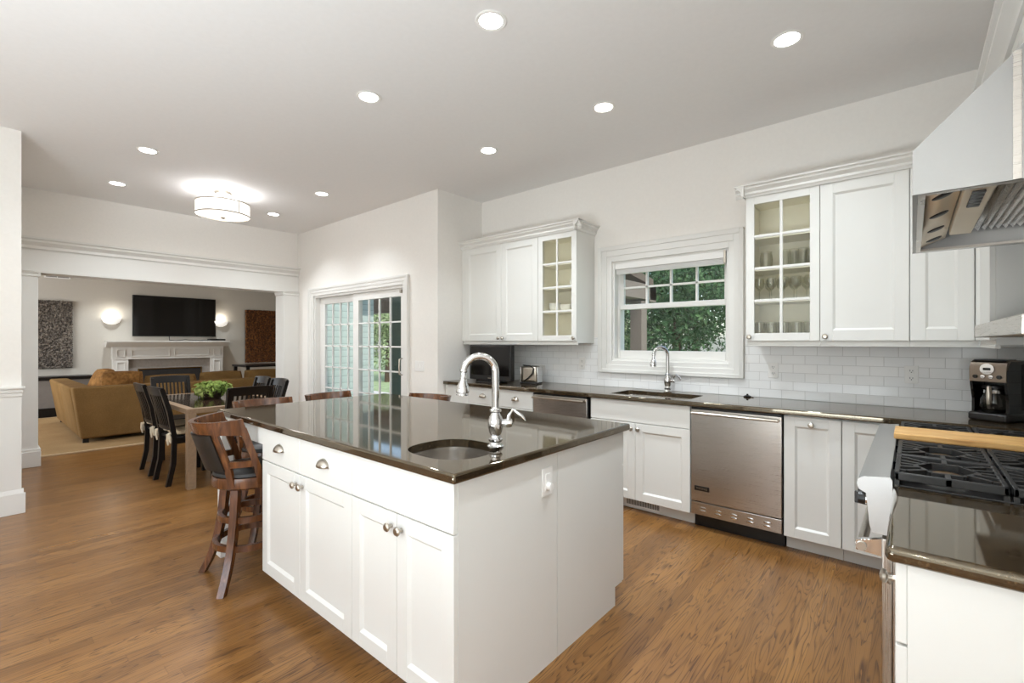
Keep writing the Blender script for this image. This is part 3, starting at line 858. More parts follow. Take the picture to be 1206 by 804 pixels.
MB().lathe([(.011, 0), (.014, .003), (.011, .006), (.008, .003), (.011, 0)], (-.945, 3.965, CT + .001), 14).build('pull_ring', M['chrome'], st)

# ------------------------------------------------------------------ wall cabinets
def wall_cabinet(name, label, loc, rz, w, depth, fronts, z0=1.345, z1=2.42, hollow=False, shelves=()):
    t = thing(name, label, 'cabinet', loc, rz); Mx = wmat(t)
    if not hollow:
        MB(Mx).box(0, w, 0, depth, z0, z1).build('body', M['white'], t, False)
    else:
        mb = MB(Mx).box(0, .018, 0, depth, z0, z1).box(w - .018, w, 0, depth, z0, z1).box(.018, w - .018, 0, depth, z0, z0 + .025).box(.018, w - .018, 0, depth, z1 - .04, z1)
        mb.box(.018, .05, 0, .018, z0 + .025, z1 - .04).box(w - .05, w - .018, 0, .018, z0 + .025, z1 - .04)
        mb.build('body', M['white'], t, False)
        mb = MB(Mx).box(.018, w - .018, depth - .012, depth, z0 + .025, z1 - .04).box(.0182, .0195, .018, depth - .012, z0 + .025, z1 - .04).box(w - .0195, w - .0182, .018, depth - .012, z0 + .025, z1 - .04)
        mb.box(.0195, w - .0195, .02, depth - .012, z0 + .0252, z0 + .027).box(.0195, w - .0195, .02, depth - .012, z1 - .042, z1 - .0402)
        mb.build('lining', M['inner'], t, False)
        for s in shelves: MB(Mx).box(.02, w - .02, .022, depth - .013, s - .018, s, .001).build('shelf', M['inner'], t)
    MB(Mx).box(0, w, -.004, .016, z0 - .018, z0, .002).build('light_rail', M['white'], t)
    for f in fronts:
        kind, x0, x1, a, b = f[:5]; g = .0015; mb = MB(Mx)
        if kind == 'door': shaker(mb, x0 + g, x1 - g, a, b, fw=.07); o = mb.build('door', M['white'], t, False)
        elif kind == 'filler': mb.box(x0, x1, -.02, 0, a, b, .002, 1); o = mb.build('filler', M['white'], t)
        else:
            glazed(mb, x0 + g, x1 - g, a, b); o = mb.build('glass_door', M['white'], t, False)
            MB(Mx).box(x0 + .05, x1 - .05, -.008, -.005, a + .05, b - .05).build('pane', M['cabglass'], o, False)
        for h in f[5:]: knob(Mx, h[0], h[1], o)
    return t


UF = 3.72; UD = WALLY - .003 - UF; DZ0, DZ1 = 1.365, 2.405
wall_cabinet('wall_cabinet', 'white double-door wall cabinet above the small television', (JOGX + .003, UF, 0), 0, 1.10, UD, [
    ('filler', 0, .048, DZ0, DZ1), ('door', .048, .605, DZ0, DZ1, (.575, 1.395)), ('door', .605, 1.10, DZ0, DZ1, (.635, 1.395))])
g0 = DZ0 + .055; gh = (DZ1 - DZ0 - .11) / 4
SH = [g0 + gh * i + .004 for i in (1, 2, 3)]
wall_cabinet('wall_cabinet', 'white glass-door wall cabinet holding white bowls, between double doors and window', (-2.836, UF, 0), 0, .452, UD, [('glass', 0, .452, DZ0, DZ1, (.425, 1.393))], hollow=True, shelves=SH)
wall_cabinet('wall_cabinet', 'white glass-door wall cabinet full of drinking glasses beside the window', (-.925, UF, 0), 0, .456, UD, [('glass', 0, .456, DZ0, DZ1, (.027, 1.393))], hollow=True, shelves=SH)
wall_cabinet('wall_cabinet', 'white tall single-door wall cabinet between the glassware cabinet and the hood', (-.468, UF, 0), 0, .455, UD, [('door', 0, .455, DZ0, DZ1, (.03, 1.393))])
wall_cabinet('wall_cabinet', 'white wall cabinet in the corner behind the steel hood', (-.012, UF, 0), 0, .60, UD, [('door', 0, .28, DZ0, DZ1)])
wall_cabinet('wall_cabinet', 'white wall cabinet on the range wall over the coffee maker', (.29, UF - .022, 0), -PI / 2, UF - .022 - 3.055, RX - .003 - .29, [('door', .0, UF - .022 - 3.06, DZ0, DZ1)])


def crown_run(name, label, segs):
    """segs: prisms (axis, d0, d1, function mapping (proj, z) to a 2-D point)"""
    mb = MB(); pf = crown_profile(2.405, 2.49, .062)
    for axis, d0, d1, f in segs: mb.prism([f(a, b) for a, b in pf], d0, d1, axis)
    return tag(mb.build(name, M['trimw']), label, 'moulding')


fy = UF - .02
crown_run('crown_moulding', 'white crown moulding capping the cabinets above the small television', [('x', JOGX + .003, -2.384 + .062, lambda a, b: (fy - a, b)), ('y', fy - .06, WALLY - .003, lambda a, b: (-2.384 + a, b))])
crown_run('crown_moulding', 'white crown moulding capping the cabinets between the window and the hood', [('x', -.925 - .062, .268, lambda a, b: (fy - a, b)), ('y', fy - .06, WALLY - .003, lambda a, b: (-.925 - a, b))])
# cabinet boxing over the hood
hb = thing('wall_cabinet', 'white boxed cabinet above the steel hood, with crown at its top', 'cabinet', (.29, 3.053, 0), -PI / 2); Mx = wmat(hb)
MB(Mx).box(0, 1.85, 0, RX - .003 - .29, 2.235, 2.42).build('body', M['white'], hb, False)
mb = MB(Mx); shaker(mb, .003, .92, 2.238, 2.405, fw=.045); mb.build('door', M['white'], hb, False)
mb = MB(Mx); shaker(mb, .925, 1.847, 2.238, 2.405, fw=.045); mb.build('door', M['white'], hb, False)
crown_run('crown_moulding', 'white crown moulding on the range wall, over the steel hood', [('y', 1.2, UF - .085, lambda a, b: (.27 - a, b))])

# ------------------------------------------------------------------ dishes and glasses behind the glass doors
def ordinal(i): return ['first', 'second', 'third', 'fourth', 'fifth', 'sixth', 'seventh', 'eighth', 'ninth', 'tenth', 'eleventh', 'twelfth'][i]


def make_glass(name, prof, mat='tumbler'):
    mb = MB().lathe(prof, (0, 0, 0), 14); return mb.build(name, M[mat])


tum = [(0, .004), (.026, .004), (.031, .125), (.033, .125), (.0285, 0), (0, 0)]
shortt = [(0, .006), (.03, .006), (.035, .128), (.037, .128), (.032, 0), (0, 0)]
wineg = [(0, 0), (.03, .001), (.028, .003), (.004, .006), (.0035, .07), (.012, .078), (.03, .1), (.035, .125), (.031, .165), (.029, .165), (.033, .125), (.027, .1), (0, .082)]
gp = {}
gp['tum'] = (make_glass('tumbler', tum), 'tumbler'); gp['short'] = (make_glass('tumbler', shortt), 'tumbler'); gp['wine'] = (make_glass('wine_glass', wineg), 'wine glass')
used = set()
def put_glass(kind, x, y, z, label, group):
    o, cat = gp[kind]
    if kind in used: o = o.copy(); COL.objects.link(o)
    used.add(kind); o.location = (x, y, z); tag(o, label, cat, group)
    return o
xa, xb = -.925 + .062, -.469 - .062
Zs = [1.345 + .0275] + [s + .0008 for s in SH]
for i in range(5):
    xx = xa + .008 + (xb - xa - .016) * i / 4
    put_glass('short', xx, UF + .08, Zs[0], f'straight clear tumbler, {ordinal(i)} along in the front row on the bottom shelf beside the window', 'tumblers on the bottom shelf')
    if i < 4: put_glass('short', xx + .04, UF + .19, Zs[0], f'straight clear tumbler, {ordinal(i)} along in the back row on the bottom shelf beside the window', 'tumblers on the bottom shelf')
    put_glass('wine', xx, UF + .075, Zs[1], f'stemmed wine glass, {ordinal(i)} along in the front row on the second shelf up', 'wine glasses on the second shelf')
    if i < 4: put_glass('wine', xx + .045, UF + .18, Zs[1], f'stemmed wine glass, {ordinal(i)} along in the back row on the second shelf up', 'wine glasses on the second shelf')
for i in range(4):
    put_glass('tum', -.69 + .055 * i, UF + .08 + .01 * (i % 2), Zs[2], f'tall clear tumbler, {ordinal(i)} along the front of the third shelf', 'tall tumblers on the third shelf')
    if i < 3: put_glass('tum', -.665 + .055 * i, UF + .18, Zs[2], f'tall clear tumbler, {ordinal(i)} along the back of the third shelf', 'tall tumblers on the third shelf')
jar = tag(MB().lathe([(0, .003), (.036, .003), (.042, .06), (.036, .11), (.04, .125), (.042, .125), (.039, .112), (.046, .06), (.04, 0), (0, 0)], (0, 0, 0), 20).build('glass_jar', M['tumbler']), 'rounded glass jar standing alone on the third shelf of the glassware cabinet', 'jar')
jar.location = (xa + .05, UF + .09, Zs[2])


def bowl_mesh(name, r, h):
    return MB().lathe([(0, .004), (r * .45, .004), (r * .8, h * .45), (r * .97, h), (r, h), (r * .84, h * .42), (r * .5, 0), (0, 0)], (0, 0, 0), 22).build(name, M['ceramic'])


bw0 = bowl_mesh('bowl', .062, .05); k = 0
for i, (bx, nz) in enumerate(((-2.725, 3), (-2.595, 2), (-2.465, 4))):
    for j in range(nz):
        o = bw0 if k == 0 else bw0.copy()
        if k: COL.objects.link(o)
        k += 1
        o.location = (bx, UF + .12, Zs[1] + .0175 * j)
        tag(o, f'white bowl, {ordinal(j)} from bottom in the {("stack nearest the double doors", "middle stack", "stack nearest the window")[i]}, second shelf', 'bowl', 'white bowls behind glass')
pl0 = MB().lathe([(0, .003), (.06, .003), (.085, .012), (.087, .014), (.062, 0), (0, 0)], (0, 0, 0), 24).build('plate', M['ceramic']); k = 0
for j in range(4):
    o = pl0 if k == 0 else pl0.copy()
    if k: COL.objects.link(o)
    k += 1
    o.location = (-2.56, UF + .13, Zs[0] + .0075 * j)
    tag(o, f'white plate, {ordinal(j)} from the bottom of the stack on the lowest glass-door shelf', 'plate', 'white plates behind glass')
mug = thing('mug', 'white mug on the third shelf of the cabinet with bowls', 'mug', (-2.47, UF + .1, Zs[2]))
MB(wmat(mug)).lathe([(0, .005), (.034, .005), (.037, .09), (.04, .09), (.037, 0), (0, 0)], (0, 0, 0), 20).build('cup', M['ceramic'], mug)
MB(wmat(mug)).tube([(-.037, 0, .07), (-.06, 0, .068), (-.065, 0, .045), (-.055, 0, .025), (-.036, 0, .02)], .005, 8).build('handle', M['ceramic'], mug)

# ------------------------------------------------------------------ range
RY0, RY1 = 1.832, 3.05
rg = thing('kitchen_range', 'wide stainless steel gas range with black iron grates', 'range', (.27, 2.44, 0))
MB().box(-.045, RX - .012, RY0, RY1, .12, .905, .002).build('body', M['steelv'], rg)
MB().box(-.0, RX - .05, RY0 + .01, RY1 - .01, 0, .12).build('toe_kick', M['black'], rg, False)
MB().box(-.03, RX - .03, RY0 + .012, RY1 - .012, .905, .924, .003).build('burner_tray', M['black'], rg)
# slanted control fascia with bullnose ledge
mb = MB().prism([(-.055, .765), (-.096, .765), (-.102, .79), (-.110, .885), (-.128, .895), (-.134, .912), (-.130, .928), (-.116, .937), (-.052, .945), (-.046, .935), (-.046, .765)], RY0, RY1, 'y')
cf = mb.build('control_fascia', M['steelrange'], rg)
for yy in (RY0 + .09, RY0 + .21, RY0 + .42, RY0 + .54, RY0 + .66, RY0 + .78, RY0 + .99, RY0 + 1.11):
    kb = MB().lathe([(0, 0), (.03, 0), (.03, .005), (.022, .007), (.022, .012), (.0, .012)], (-.104, yy, .845), 20, (-1, 0, 0)).build('bezel', M['chrome'], cf)
    MB().lathe([(0, .010), (.022, .010), (.020, .030), (0, .032)], (-.106, yy, .845), 18, (-1, 0, 0)).box(-.146, -.128, yy - .006, yy + .006, .826, .864, .002).build('control_knob', M['black'], cf)
for (a, b) in ((RY0 + .01, RY0 + .74), (RY0 + .75, RY1 - .01)):
    d = MB().box(-.072, -.046, a, b, .16, .75, .004).build('oven_door', M['steelv'], rg)
    MB().box(-.0735, -.071, a + .12, b - .12, .33, .58, .003).build('oven_window', M['blackgloss'], d)
    MB().tube([(-.125, a + .03, .70), (-.125, b - .03, .70)], .014, 14).build('handle', M['nickel'], d)
    for yy in (a + .05, b - .05): MB().prism([(-.074, .735), (-.14, .715), (-.14, .685), (-.074, .68)], yy - .012, yy + .012, 'y').build('handle_bracket', M['chrome'], d)


def grate(x0, x1, y0, y1, parent):
    mb = MB(); z0, z1 = .938, .962; xm, ym = (x0 + x1) / 2, (y0 + y1) / 2; b = .013
    mb.box(x0, x1, y0, y0 + b, z0, z1, .003).box(x0, x1, y1 - b, y1, z0, z1, .003).box(x0, x0 + b, y0, y1, z0, z1, .003).box(x1 - b, x1, y0, y1, z0, z1, .003)
    n = 5; step = (y1 - y0) / (n + 1)
    for i in range(1, n + 1):
        yy = y0 + step * i; off = abs(yy - ym) / (y1 - y0) * 2
        hx = .028 + .05 * (1 - off)
        for s in (-1, 1):
            xe = x0 if s < 0 else x1
            mb.bar((xe, yy, (z0 + z1) / 2), (xm + s * (hx + .05), yy, (z0 + z1) / 2), z1 - z0, .012, (0, 0, 1))
            yt = ym + (yy - ym) * .55
            mb.bar((xm + s * (hx + .05), yy, (z0 + z1) / 2), (xm + s * hx, yt, (z0 + z1) / 2), z1 - z0, .012, (0, 0, 1))
    for s in (-1, 1):  # hexagonal ring round the burner
        mb.bar((xm - .035, ym + s * .075, .95), (xm + .035, ym + s * .075, .95), .02, .012, (0, 0, 1))
        mb.bar((xm + s * .035, ym + .075, .95), (xm + s * .075, ym, .95), .02, .012, (0, 0, 1)); mb.bar((xm + s * .035, ym - .075, .95), (xm + s * .075, ym, .95), .02, .012, (0, 0, 1))
        mb.bar((xm, ym + s * .075, .95), (xm, y1 if s > 0 else y0, .95), .02, .012, (0, 0, 1))
    for px in (x0 + .006, x1 - .006):
        for py in (y0 + .006, y1 - .006): mb.box(px - .006, px + .006, py - .006, py + .006, .923, z0)
    g = mb.build('grate', M['iron'], parent)
    bn = MB().lathe([(0, .0), (.055, 0), (.055, .008), (.04, .014), (.038, .02), (0, .022)], (xm, ym, .922), 22).build('burner', M['black'], parent)
    MB().lathe([(.03, .0205), (.034, .022), (.03, .0235), (0, .0245)], (xm, ym, .9225), 22).build('burner_cap', M['brass'], bn)


for (a, b) in ((RY0 + .012, RY0 + .315), (RY0 + .32, RY0 + .625), (RY0 + .905, RY1 - .012)):
    for (p, q) in ((-.042, .202), (.208, .455)): grate(p, q, a, b, rg)
MB().box(-.04, .455, RY0 + .632, RY0 + .90, .922, .934, .003).build('griddle', M['iron'], rg)
MB().box(.465, RX - .014, RY0, RY1, .90, 1.38, .003).build('backguard', M['steelh'], rg)
MB().box(.22, RX - .014, RY0, RY1, 1.378, 1.435, .004).build('high_shelf', M['steelh'], rg)
cb = thing('cutting_board', 'thick butcher-block board lying across the far grates of the range', 'cutting board', (.2, 2.57, .9625))
MB().box(-.058, .452, 2.465, 2.685, .9630, .986, .004).build('board', M['board'], cb)
mb = MB()
for yy in (2.475, 2.675): mb.box(-.055, .45, yy - .008, yy + .008, .9625, .9632)
mb.build('runner', M['board'], cb, False)

# ------------------------------------------------------------------ hood
hz = 1.795
hd = thing('range_hood', 'large brushed steel range hood with sloping front over the range', 'range hood', (.3, 2.44, hz))
H0, H1 = 1.83, 3.05; xb = RX - .004; xt = .29
def hood_shell():
    mb = MB(); t = .012
    # sloped outer shell: front lip, slope, top, sides (hollow, open underneath)
    prof = [(0, hz), (0, 1.925), (xt, 2.222), (xb, 2.222), (xb, hz)]
    inn = [(t, hz), (t, 1.918), (xt + .02, 2.205), (xb - t, 2.205), (xb - t, hz)]
    for (ya, yb) in ((H0, H0 + t), (H1 - t, H1)): mb.prism(prof, ya, yb, 'y')
    for i in range(4):
        a, b, c, d = prof[i], prof[i + 1], inn[i + 1], inn[i]
        mb.prism([a, b, c, d], H0 + t, H1 - t, 'y')
    return mb
hood_shell().build('canopy', M['steelhood'], hd)
MB().box(.205, .222, H0 - .004, H0, hz, 2.14, .001).build('side_flange', M['steelh'], hd)
mb = MB().box(.0125, .03, H0 + .0125, H1 - .0125, hz + .001, hz + .012).box(.03, xb - .0125, H0 + .0125, H0 + .04, hz + .001, hz + .012).box(.03, xb - .0125, H1 - .04, H1 - .0125, hz + .001, hz + .012)
mb.build('rim', M['steelh'], hd, False)
MB().box(.008, xb, H0 + .012, H1 - .012, hz + .13, hz + .136).build('liner', M['steelh'], hd, False)
M['hoodpanel'] = steel('warm_reflection_hood_steel', (40, 40, 40), (236, 226, 208), .5)  # warm reflection of wood and counters put into the steel colour
lp = MB().prism([(.031, hz + .02), (.118, hz + .055), (.118, hz + .06), (.031, hz + .026)], H0 + .04, H1 - .04, 'y').build('lamp_panel', M['hoodpanel'], hd)
for yy in (2.05, 2.35, 2.65, 2.9):
    mb = MB(Matrix.Translation((.075, yy, hz + .036)) @ Matrix.Rotation(-.38, 4, 'Y')); mb.lathe([(0, -.004), (.02, -.004), (.028, -.001), (.03, .003)], (0, 0, 0), 20)
    mb.build('hood_lamp', M['black'], lp)
cbp = MB().box(.122, .192, H0 + .05, 2.80, hz + .03, hz + .075, .004).build('control_bar', M['hoodpanel'], hd)
for i in range(5): MB().box(.14, .172, 2.02 + i * .045, 2.05 + i * .045, hz + .022, hz + .031, .003).build('switch', M['black'], cbp)
mb = MB()
for i in range(16):
    xx = .215 + i * .022; mb.prism([(xx, hz + .085), (xx + .012, hz + .07), (xx + .018, hz + .085), (xx + .012, hz + .092)], H0 + .05, H1 - .05, 'y')
mb.build('baffle_filter', M['steelv'], hd, False)

# ------------------------------------------------------------------ near counter by the range
NY0, NY1 = 1.272, 1.828
tag(MB().box(-.045, RX - .01, NY0, NY1, CU, CT, .014, 4).build('countertop', M['granite']), 'dark granite countertop on the end cabinet beside the range', 'countertop')
base_cabinet('base_cabinet', 'white end cabinet beside the range, seen from its flat side', (-.008, NY1 - .002, 0), -PI / 2, .522, RX - .004 + .008, [
    ('slab', 0, .522, .71, .885, ('k', .40, .80)), ('door', 0, .522, .1, .707, ('k', .04, .655))])

# ------------------------------------------------------------------ coffee maker
cm = thing('coffee_maker', 'black and brushed-steel drip coffee maker in the counter corner', 'coffee maker', (.322, 3.645, CT + .0005), R(-29)); Mx = wmat(cm)
hw = .078
def rr(mb, w0, w1, y0, y1, z0, z1, b): return mb.box(w0, w1, y0, y1, z0, z1, b, 3)
rr(MB(Mx), -hw - .006, hw + .006, -.03, .22, 0, .045, .012).build('base', M['black'], cm)
MB(Mx).box(-hw, hw, .10, .215, .04, .33, .02, 3).build('rear_tower', M['black'], cm)
for s in (-1, 1):
    MB(Mx).prism([(.0, .04), (.21, .04), (.21, .325), (.02, .325), (-.02, .27), (-.018, .2), (.0, .12)], s * hw - (.012 if s > 0 else 0), s * hw + (.012 if s < 0 else 0), 'x').build('side_panel', M['blackgloss'], cm)
hd_ = MB(Mx).prism([(-.026, .215), (.1, .215), (.12, .33), (.02, .335), (-.012, .318), (-.024, .29)], -hw + .0005, hw - .0005, 'x').build('brew_head', M['bronze'], cm)
MB(Mx).lathe([(0, 0), (.026, 0), (.03, .003), (0, .0035)], (0, -.027, .284), 24, (0, -1, 0)).build('display_ring', M['chrome'], hd_)
MB(Mx).box(-.016, .016, -.033, -.029, .277, .291, .002).build('clock_display', M['blackgloss'], hd_)
for xx, mt in ((-.05, 'black'), (-.017, 'chrome'), (.017, 'chrome'), (.05, 'black')):
    MB(Mx).lathe([(0, 0), (.011, 0), (.010, .006), (0, .007)], (xx, -.027, .242), 14, (0, -1, 0)).build('button', M[mt], hd_)
MB(Mx).box(-hw + .012, hw - .012, -.01, .11, .325, .336, .006).build('lid', M['black'], cm)
cf_ = MB(Mx).lathe([(0, .002), (.055, .002), (.066, .03), (.064, .07), (.05, .11), (.046, .13)], (0, .045, .046), 26).build('carafe', M['carafe'], cm)
MB(Mx).lathe([(.048, .13), (.052, .132), (.05, .145), (0, .15)], (0, .045, .046), 22).build('carafe_lid', M['black'], cf_)
MB(Mx).tube([(.0, -.008, .185), (.012, -.034, .183), (.016, -.045, .15), (.014, -.04, .10), (.004, -.012, .075)], .011, 10).build('carafe_handle', M['nickel'], cf_)
MB(Mx).lathe([(.0505, .105), (.054, .106), (.054, .122), (.0495, .123)], (0, .045, .046), 22).build('carafe_band', M['chrome'], cf_)

# ------------------------------------------------------------------ small television, tray, toaster
tv = thing('television', 'small black flat television standing on the granite under the wall cabinets', 'television', (-3.40, 3.62, CT + .0005)); Mx = wmat(tv)
MB(Mx).box(-.3, .3, -.03, .03, .025, .398, .006).build('housing', M['black'], tv)
MB(Mx).box(-.275, .275, -.0325, -.0295, .075, .378, .001).build('screen', M['blackgloss'], tv)
MB(Mx).box(-.02, .02, -.0325, -.0298, .042, .05, .001).build('emblem', M['nickel'], tv)
MB(Mx).box(-.16, .16, -.08, .08, 0, .012, .004).box(-.04, .04, -.01, .02, .01, .05).build('stand', M['black'], tv)
ty = thing('serving_tray', 'black tray standing on edge behind the small television', 'tray', (-3.72, 3.93, CT + .0005)); Mx = wmat(ty)
MB(Mx).box(-.2, .2, -.008, .008, 0, .34, .004).build('tray_panel', M['blackwood'], ty)
MB(Mx).box(-.205, .205, -.014, -.006, .335, .345, .002).box(-.205, -.195, -.014, -.006, 0, .335, .002).box(.195, .205, -.014, -.006, 0, .335, .002).build('rim', M['black'], ty)
to = thing('toaster', 'small chrome toaster with black handle next to the small television', 'toaster', (-3.0, 3.80, CT + .0005), R(12)); Mx = wmat(to)
MB(Mx).box(-.09, .09, -.06, .06, .016, .18, .025, 4).build('shell', M['nickel'], to)
MB(Mx).box(-.098, .098, -.065, .065, 0, .02, .004).build('base', M['black'], to)
MB(Mx).box(-.07, .07, -.035, -.012, .178, .182).box(-.07, .07, .012, .035, .178, .182).build('bread_slot', M['gap'], to, False)
MB(Mx).box(-.1005, -.089, -.062, .062, .012, .172, .004).box(.089, .1005, -.062, .062, .012, .172, .004).build('end_trim', M['chrome'], to)
MB(Mx).tube([(-.05, -.064, .03), (.0, -.078, .06), (.05, -.078, .11), (.06, -.07, .16), (.02, -.064, .185), (-.07, -.05, .19)], .006, 8).build('handle', M['black'], to)

# ------------------------------------------------------------------ stools
def arc_band(mb, r_fn, a0, a1, z0_fn, z1_fn, th, n=28, oy=lambda z: -max(0, z - .6) * .33):
    """curved vertical band; angles measured from -y (the back), positive towards +x"""
    secs = []
    for i in range(n + 1):
        a = a0 + (a1 - a0) * i / n; u = abs(a) / max(abs(a0), abs(a1))
        z0, z1 = z0_fn(u), z1_fn(u); d = Vector((math.sin(a), -math.cos(a), 0))
        r0, r1 = r_fn(z0), r_fn(z1)
        Z0 = Vector((0, oy(z0), z0)); Z1 = Vector((0, oy(z1), z1))
        secs.append([d * (r0 + th / 2) + Z0, d * (r1 + th / 2) + Z1, d * (r1 - th / 2) + Z1, d * (r0 - th / 2) + Z0])
    mb.loft(secs); return mb


def make_stool(label):
    t = thing('bar_stool', label, 'bar stool', (0, 0, 0), 0, 'bar stools around the island')
    ZT = .936
    rf = lambda z: .19
    oy = lambda z: -max(0, z - .6) * .33
    # seat
    MB().lathe([(0, .645), (.10, .645), (.165, .638), (.19, .622), (.193, .606), (.185, .598), (0, .598)], seg=32).build('seat', M['leather'], t)
    MB().lathe([(0, .535), (.186, .535), (.198, .545), (.2, .575), (.197, .600), (0, .600)], seg=36).build('seat_apron', M['stool'], t)
    # legs: sabre curve
    for sx in (-1, 1):
        for sy in (-1, 1):
            secs = []
            for i in range(9):
                u = i / 8; z = .54 * (1 - u)
                off = .105 + .03 * u + .065 * u * u * u
                c = Vector((sx * off, sy * off, z)); w = .021 - .003 * u
                d = Vector((sx, sy, 0)).normalized(); s = Vector((-d.y, d.x, 0))
                secs.append([c + d * w + s * w, c - d * w + s * w, c - d * w - s * w, c + d * w - s * w])
            MB().loft(secs).build('leg', M['stool'], t)
    for z, rr_ in ((.21, .182), (.36, .158)):
        n = 40
        mb = MB(); secs = []
        for i in range(n):
            a = 2 * PI * i / n; d = Vector((math.cos(a), math.sin(a), 0)); c = Vector((0, 0, z))
            secs.append([c + d * (rr_ + .012) + Vector((0, 0, .017)), c + d * (rr_ - .012) + Vector((0, 0, .017)), c + d * (rr_ - .012) - Vector((0, 0, .017)), c + d * (rr_ + .012) - Vector((0, 0, .017))])
        mb.loft(secs, closed=True).build('foot_ring', M['stool'], t)
    # crest rail with raised ends
    arc_band(MB(), rf, -R(93), R(93), lambda u: ZT - .080 - .016 * u ** 3, lambda u: ZT - .016 + .016 * u ** 2, .026).build('crest_rail', M['stool'], t)
    arc_band(MB(), rf, -R(92), R(92), lambda u: .665, lambda u: .70, .024).build('lower_rail', M['stool'], t)
    bp = arc_band(MB(), lambda z: rf(z) + .006, -R(42), R(42), lambda u: .648, lambda u: ZT - .083, .036).build('back_pad', M['leather'], t)
    for a, w in ((-R(46), .034), (R(46), .034), (-R(89), .036), (R(89), .036)):
        secs = []
        for z in (.56, .66, .80, ZT - .05):
            d = Vector((math.sin(a), -math.cos(a), 0)); s = Vector((-d.y, d.x, 0)); r = rf(z)
            c = d * r + Vector((0, oy(z), z)); secs.append([c + d * .012 + s * w / 2, c - d * .012 + s * w / 2, c - d * .012 - s * w / 2, c + d * .012 - s * w / 2])
        MB().loft(secs).build('back_post', M['stool'], t)
    return t


stool = make_stool('dark wood swivel bar stool at the drawer corner of the island, shown whole')
stool.location = (-2.975, 1.088, 0); stool.rotation_euler = (0, 0, R(-4))
dup(stool, (-3.53, 1.42, 0), -PI / 2, 'dark wood bar stool between island end and dining table, only its top rail showing')
dup(stool, (-3.56, 1.985, 0), R(-76), 'dark wood bar stool in front of the sliding door, only its top rail showing')
dup(stool, (-2.955, 2.275, 0), PI, 'dark wood bar stool behind the island, its top rail showing beside the faucet')

# ------------------------------------------------------------------ dining set
TX0, TX1, TY0, TY1, TZ = -6.60, -5.02, 1.295, 2.20, .74
dt = thing('dining_table', 'rectangular dining table with dark glossy top and slim square legs', 'table', ((TX0 + TX1) / 2, (TY0 + TY1) / 2, 0))
mb = MB().box(TX0, TX1, TY0, TY0 + .07, .695, TZ, .003).box(TX0, TX1, TY1 - .07, TY1, .695, TZ, .003).box(TX0, TX0 + .07, TY0 + .07, TY1 - .07, .695, TZ, .003).box(TX1 - .07, TX1, TY0 + .07, TY1 - .07, .695, TZ, .003)
mb.build('table_border', M['tablewood'], dt)
MB().box(TX0 + .07, TX1 - .07, TY0 + .07, TY1 - .07, .70, TZ - .0005).build('table_top', M['tabletop'], dt, False)
for px in (TX0 + .04, TX1 - .04):
    for py in (TY0 + .04, TY1 - .04): MB().box(px - .035, px + .035, py - .035, py + .035, 0, .695, .003).build('leg', M['tablewood'], dt)


def make_chair(label):
    t = thing('dining_chair', label, 'chair', (0, 0, 0), 0, 'black dining chairs'); w = .20; ZT = .935
    MB().box(-w, w, -.19, .20, .43, .455, .008).build('seat', M['blackwood'], t)
    MB().box(-w + .02, w - .02, -.17, .18, .385, .432, .002).build('seat_frame', M['blackwood'], t)
    for s in (-1, 1):
        MB().loft([[(s * (w - .02) + a, .185 + b, z) for a, b in ((-q, -q), (q, -q), (q, q), (-q, q))] for z, q in ((.435, .02), (0, .016))]).build('leg', M['blackwood'], t)
        secs = []
        for z, yy in ((0, -.235), (.2, -.195), (.44, -.185), (.7, -.225), (ZT - .02, -.285)):
            secs.append([(s * (w - .018) + a, yy + b, z) for a, b in ((-.018, -.02), (.018, -.02), (.018, .02), (-.018, .02))])
        MB().loft(secs).build('leg', M['blackwood'], t)
    def yb(z): return -.185 - .10 * ((z - .44) / (ZT - .44)) ** 1.3
    def curve_rail(z0, z1, th, bow):
        mb = MB(); secs = []
        for i in range(13):
            u = -1 + 2 * i / 12; b = -bow * (1 - u * u)
            secs.append([(u * w, yb(z0) + b - th / 2, z0), (u * w, yb(z1) + b - th / 2, z1 - (.008 * u * u)), (u * w, yb(z1) + b + th / 2, z1 - (.008 * u * u)), (u * w, yb(z0) + b + th / 2, z0)])
        return mb.loft(secs)
    curve_rail(ZT - .085, ZT, .024, .03).build('top_rail', M['blackwood'], t)
    curve_rail(.52, .555, .02, .02).build('lower_rail', M['blackwood'], t)
    for i in range(9):
        u = -.8 + 1.6 * i / 8; secs = []
        for k in range(5):
            z = .54 + (ZT - .08 - .54) * k / 4; y = yb(z) - .02 * (1 - u * u) - .01 * (1 - u * u) * k / 4
            secs.append([(u * w * .95 + a, y + b, z) for a, b in ((-.008, -.006), (.008, -.006), (.008, .006), (-.008, .006))])
        MB().loft(secs).build('back_slat', M['blackwood'], t)
    return t


ch = make_chair('black slat-back dining chair on the sofa side of the long near table edge')
ch.location = (-6.04, 1.43, 0)
dup(ch, (-5.49, 1.44, 0), R(3), 'black slat-back dining chair nearest the camera along the long table edge')
dup(ch, (-6.03, 2.06, 0), PI, 'black dining chair along the window-side table edge, nearer the sofa')
dup(ch, (-5.56, 2.06, 0), PI, 'black dining chair along the window-side table edge, nearer the sliding door')
dup(ch, (-5.07, 1.75, 0), PI / 2, 'black spindle-back dining chair at the table head facing away, behind a bar stool')
dup(ch, (-6.72, 1.63, 0), -PI / 2, 'black spindle-back dining chair at the far table head, in front of the sofa')


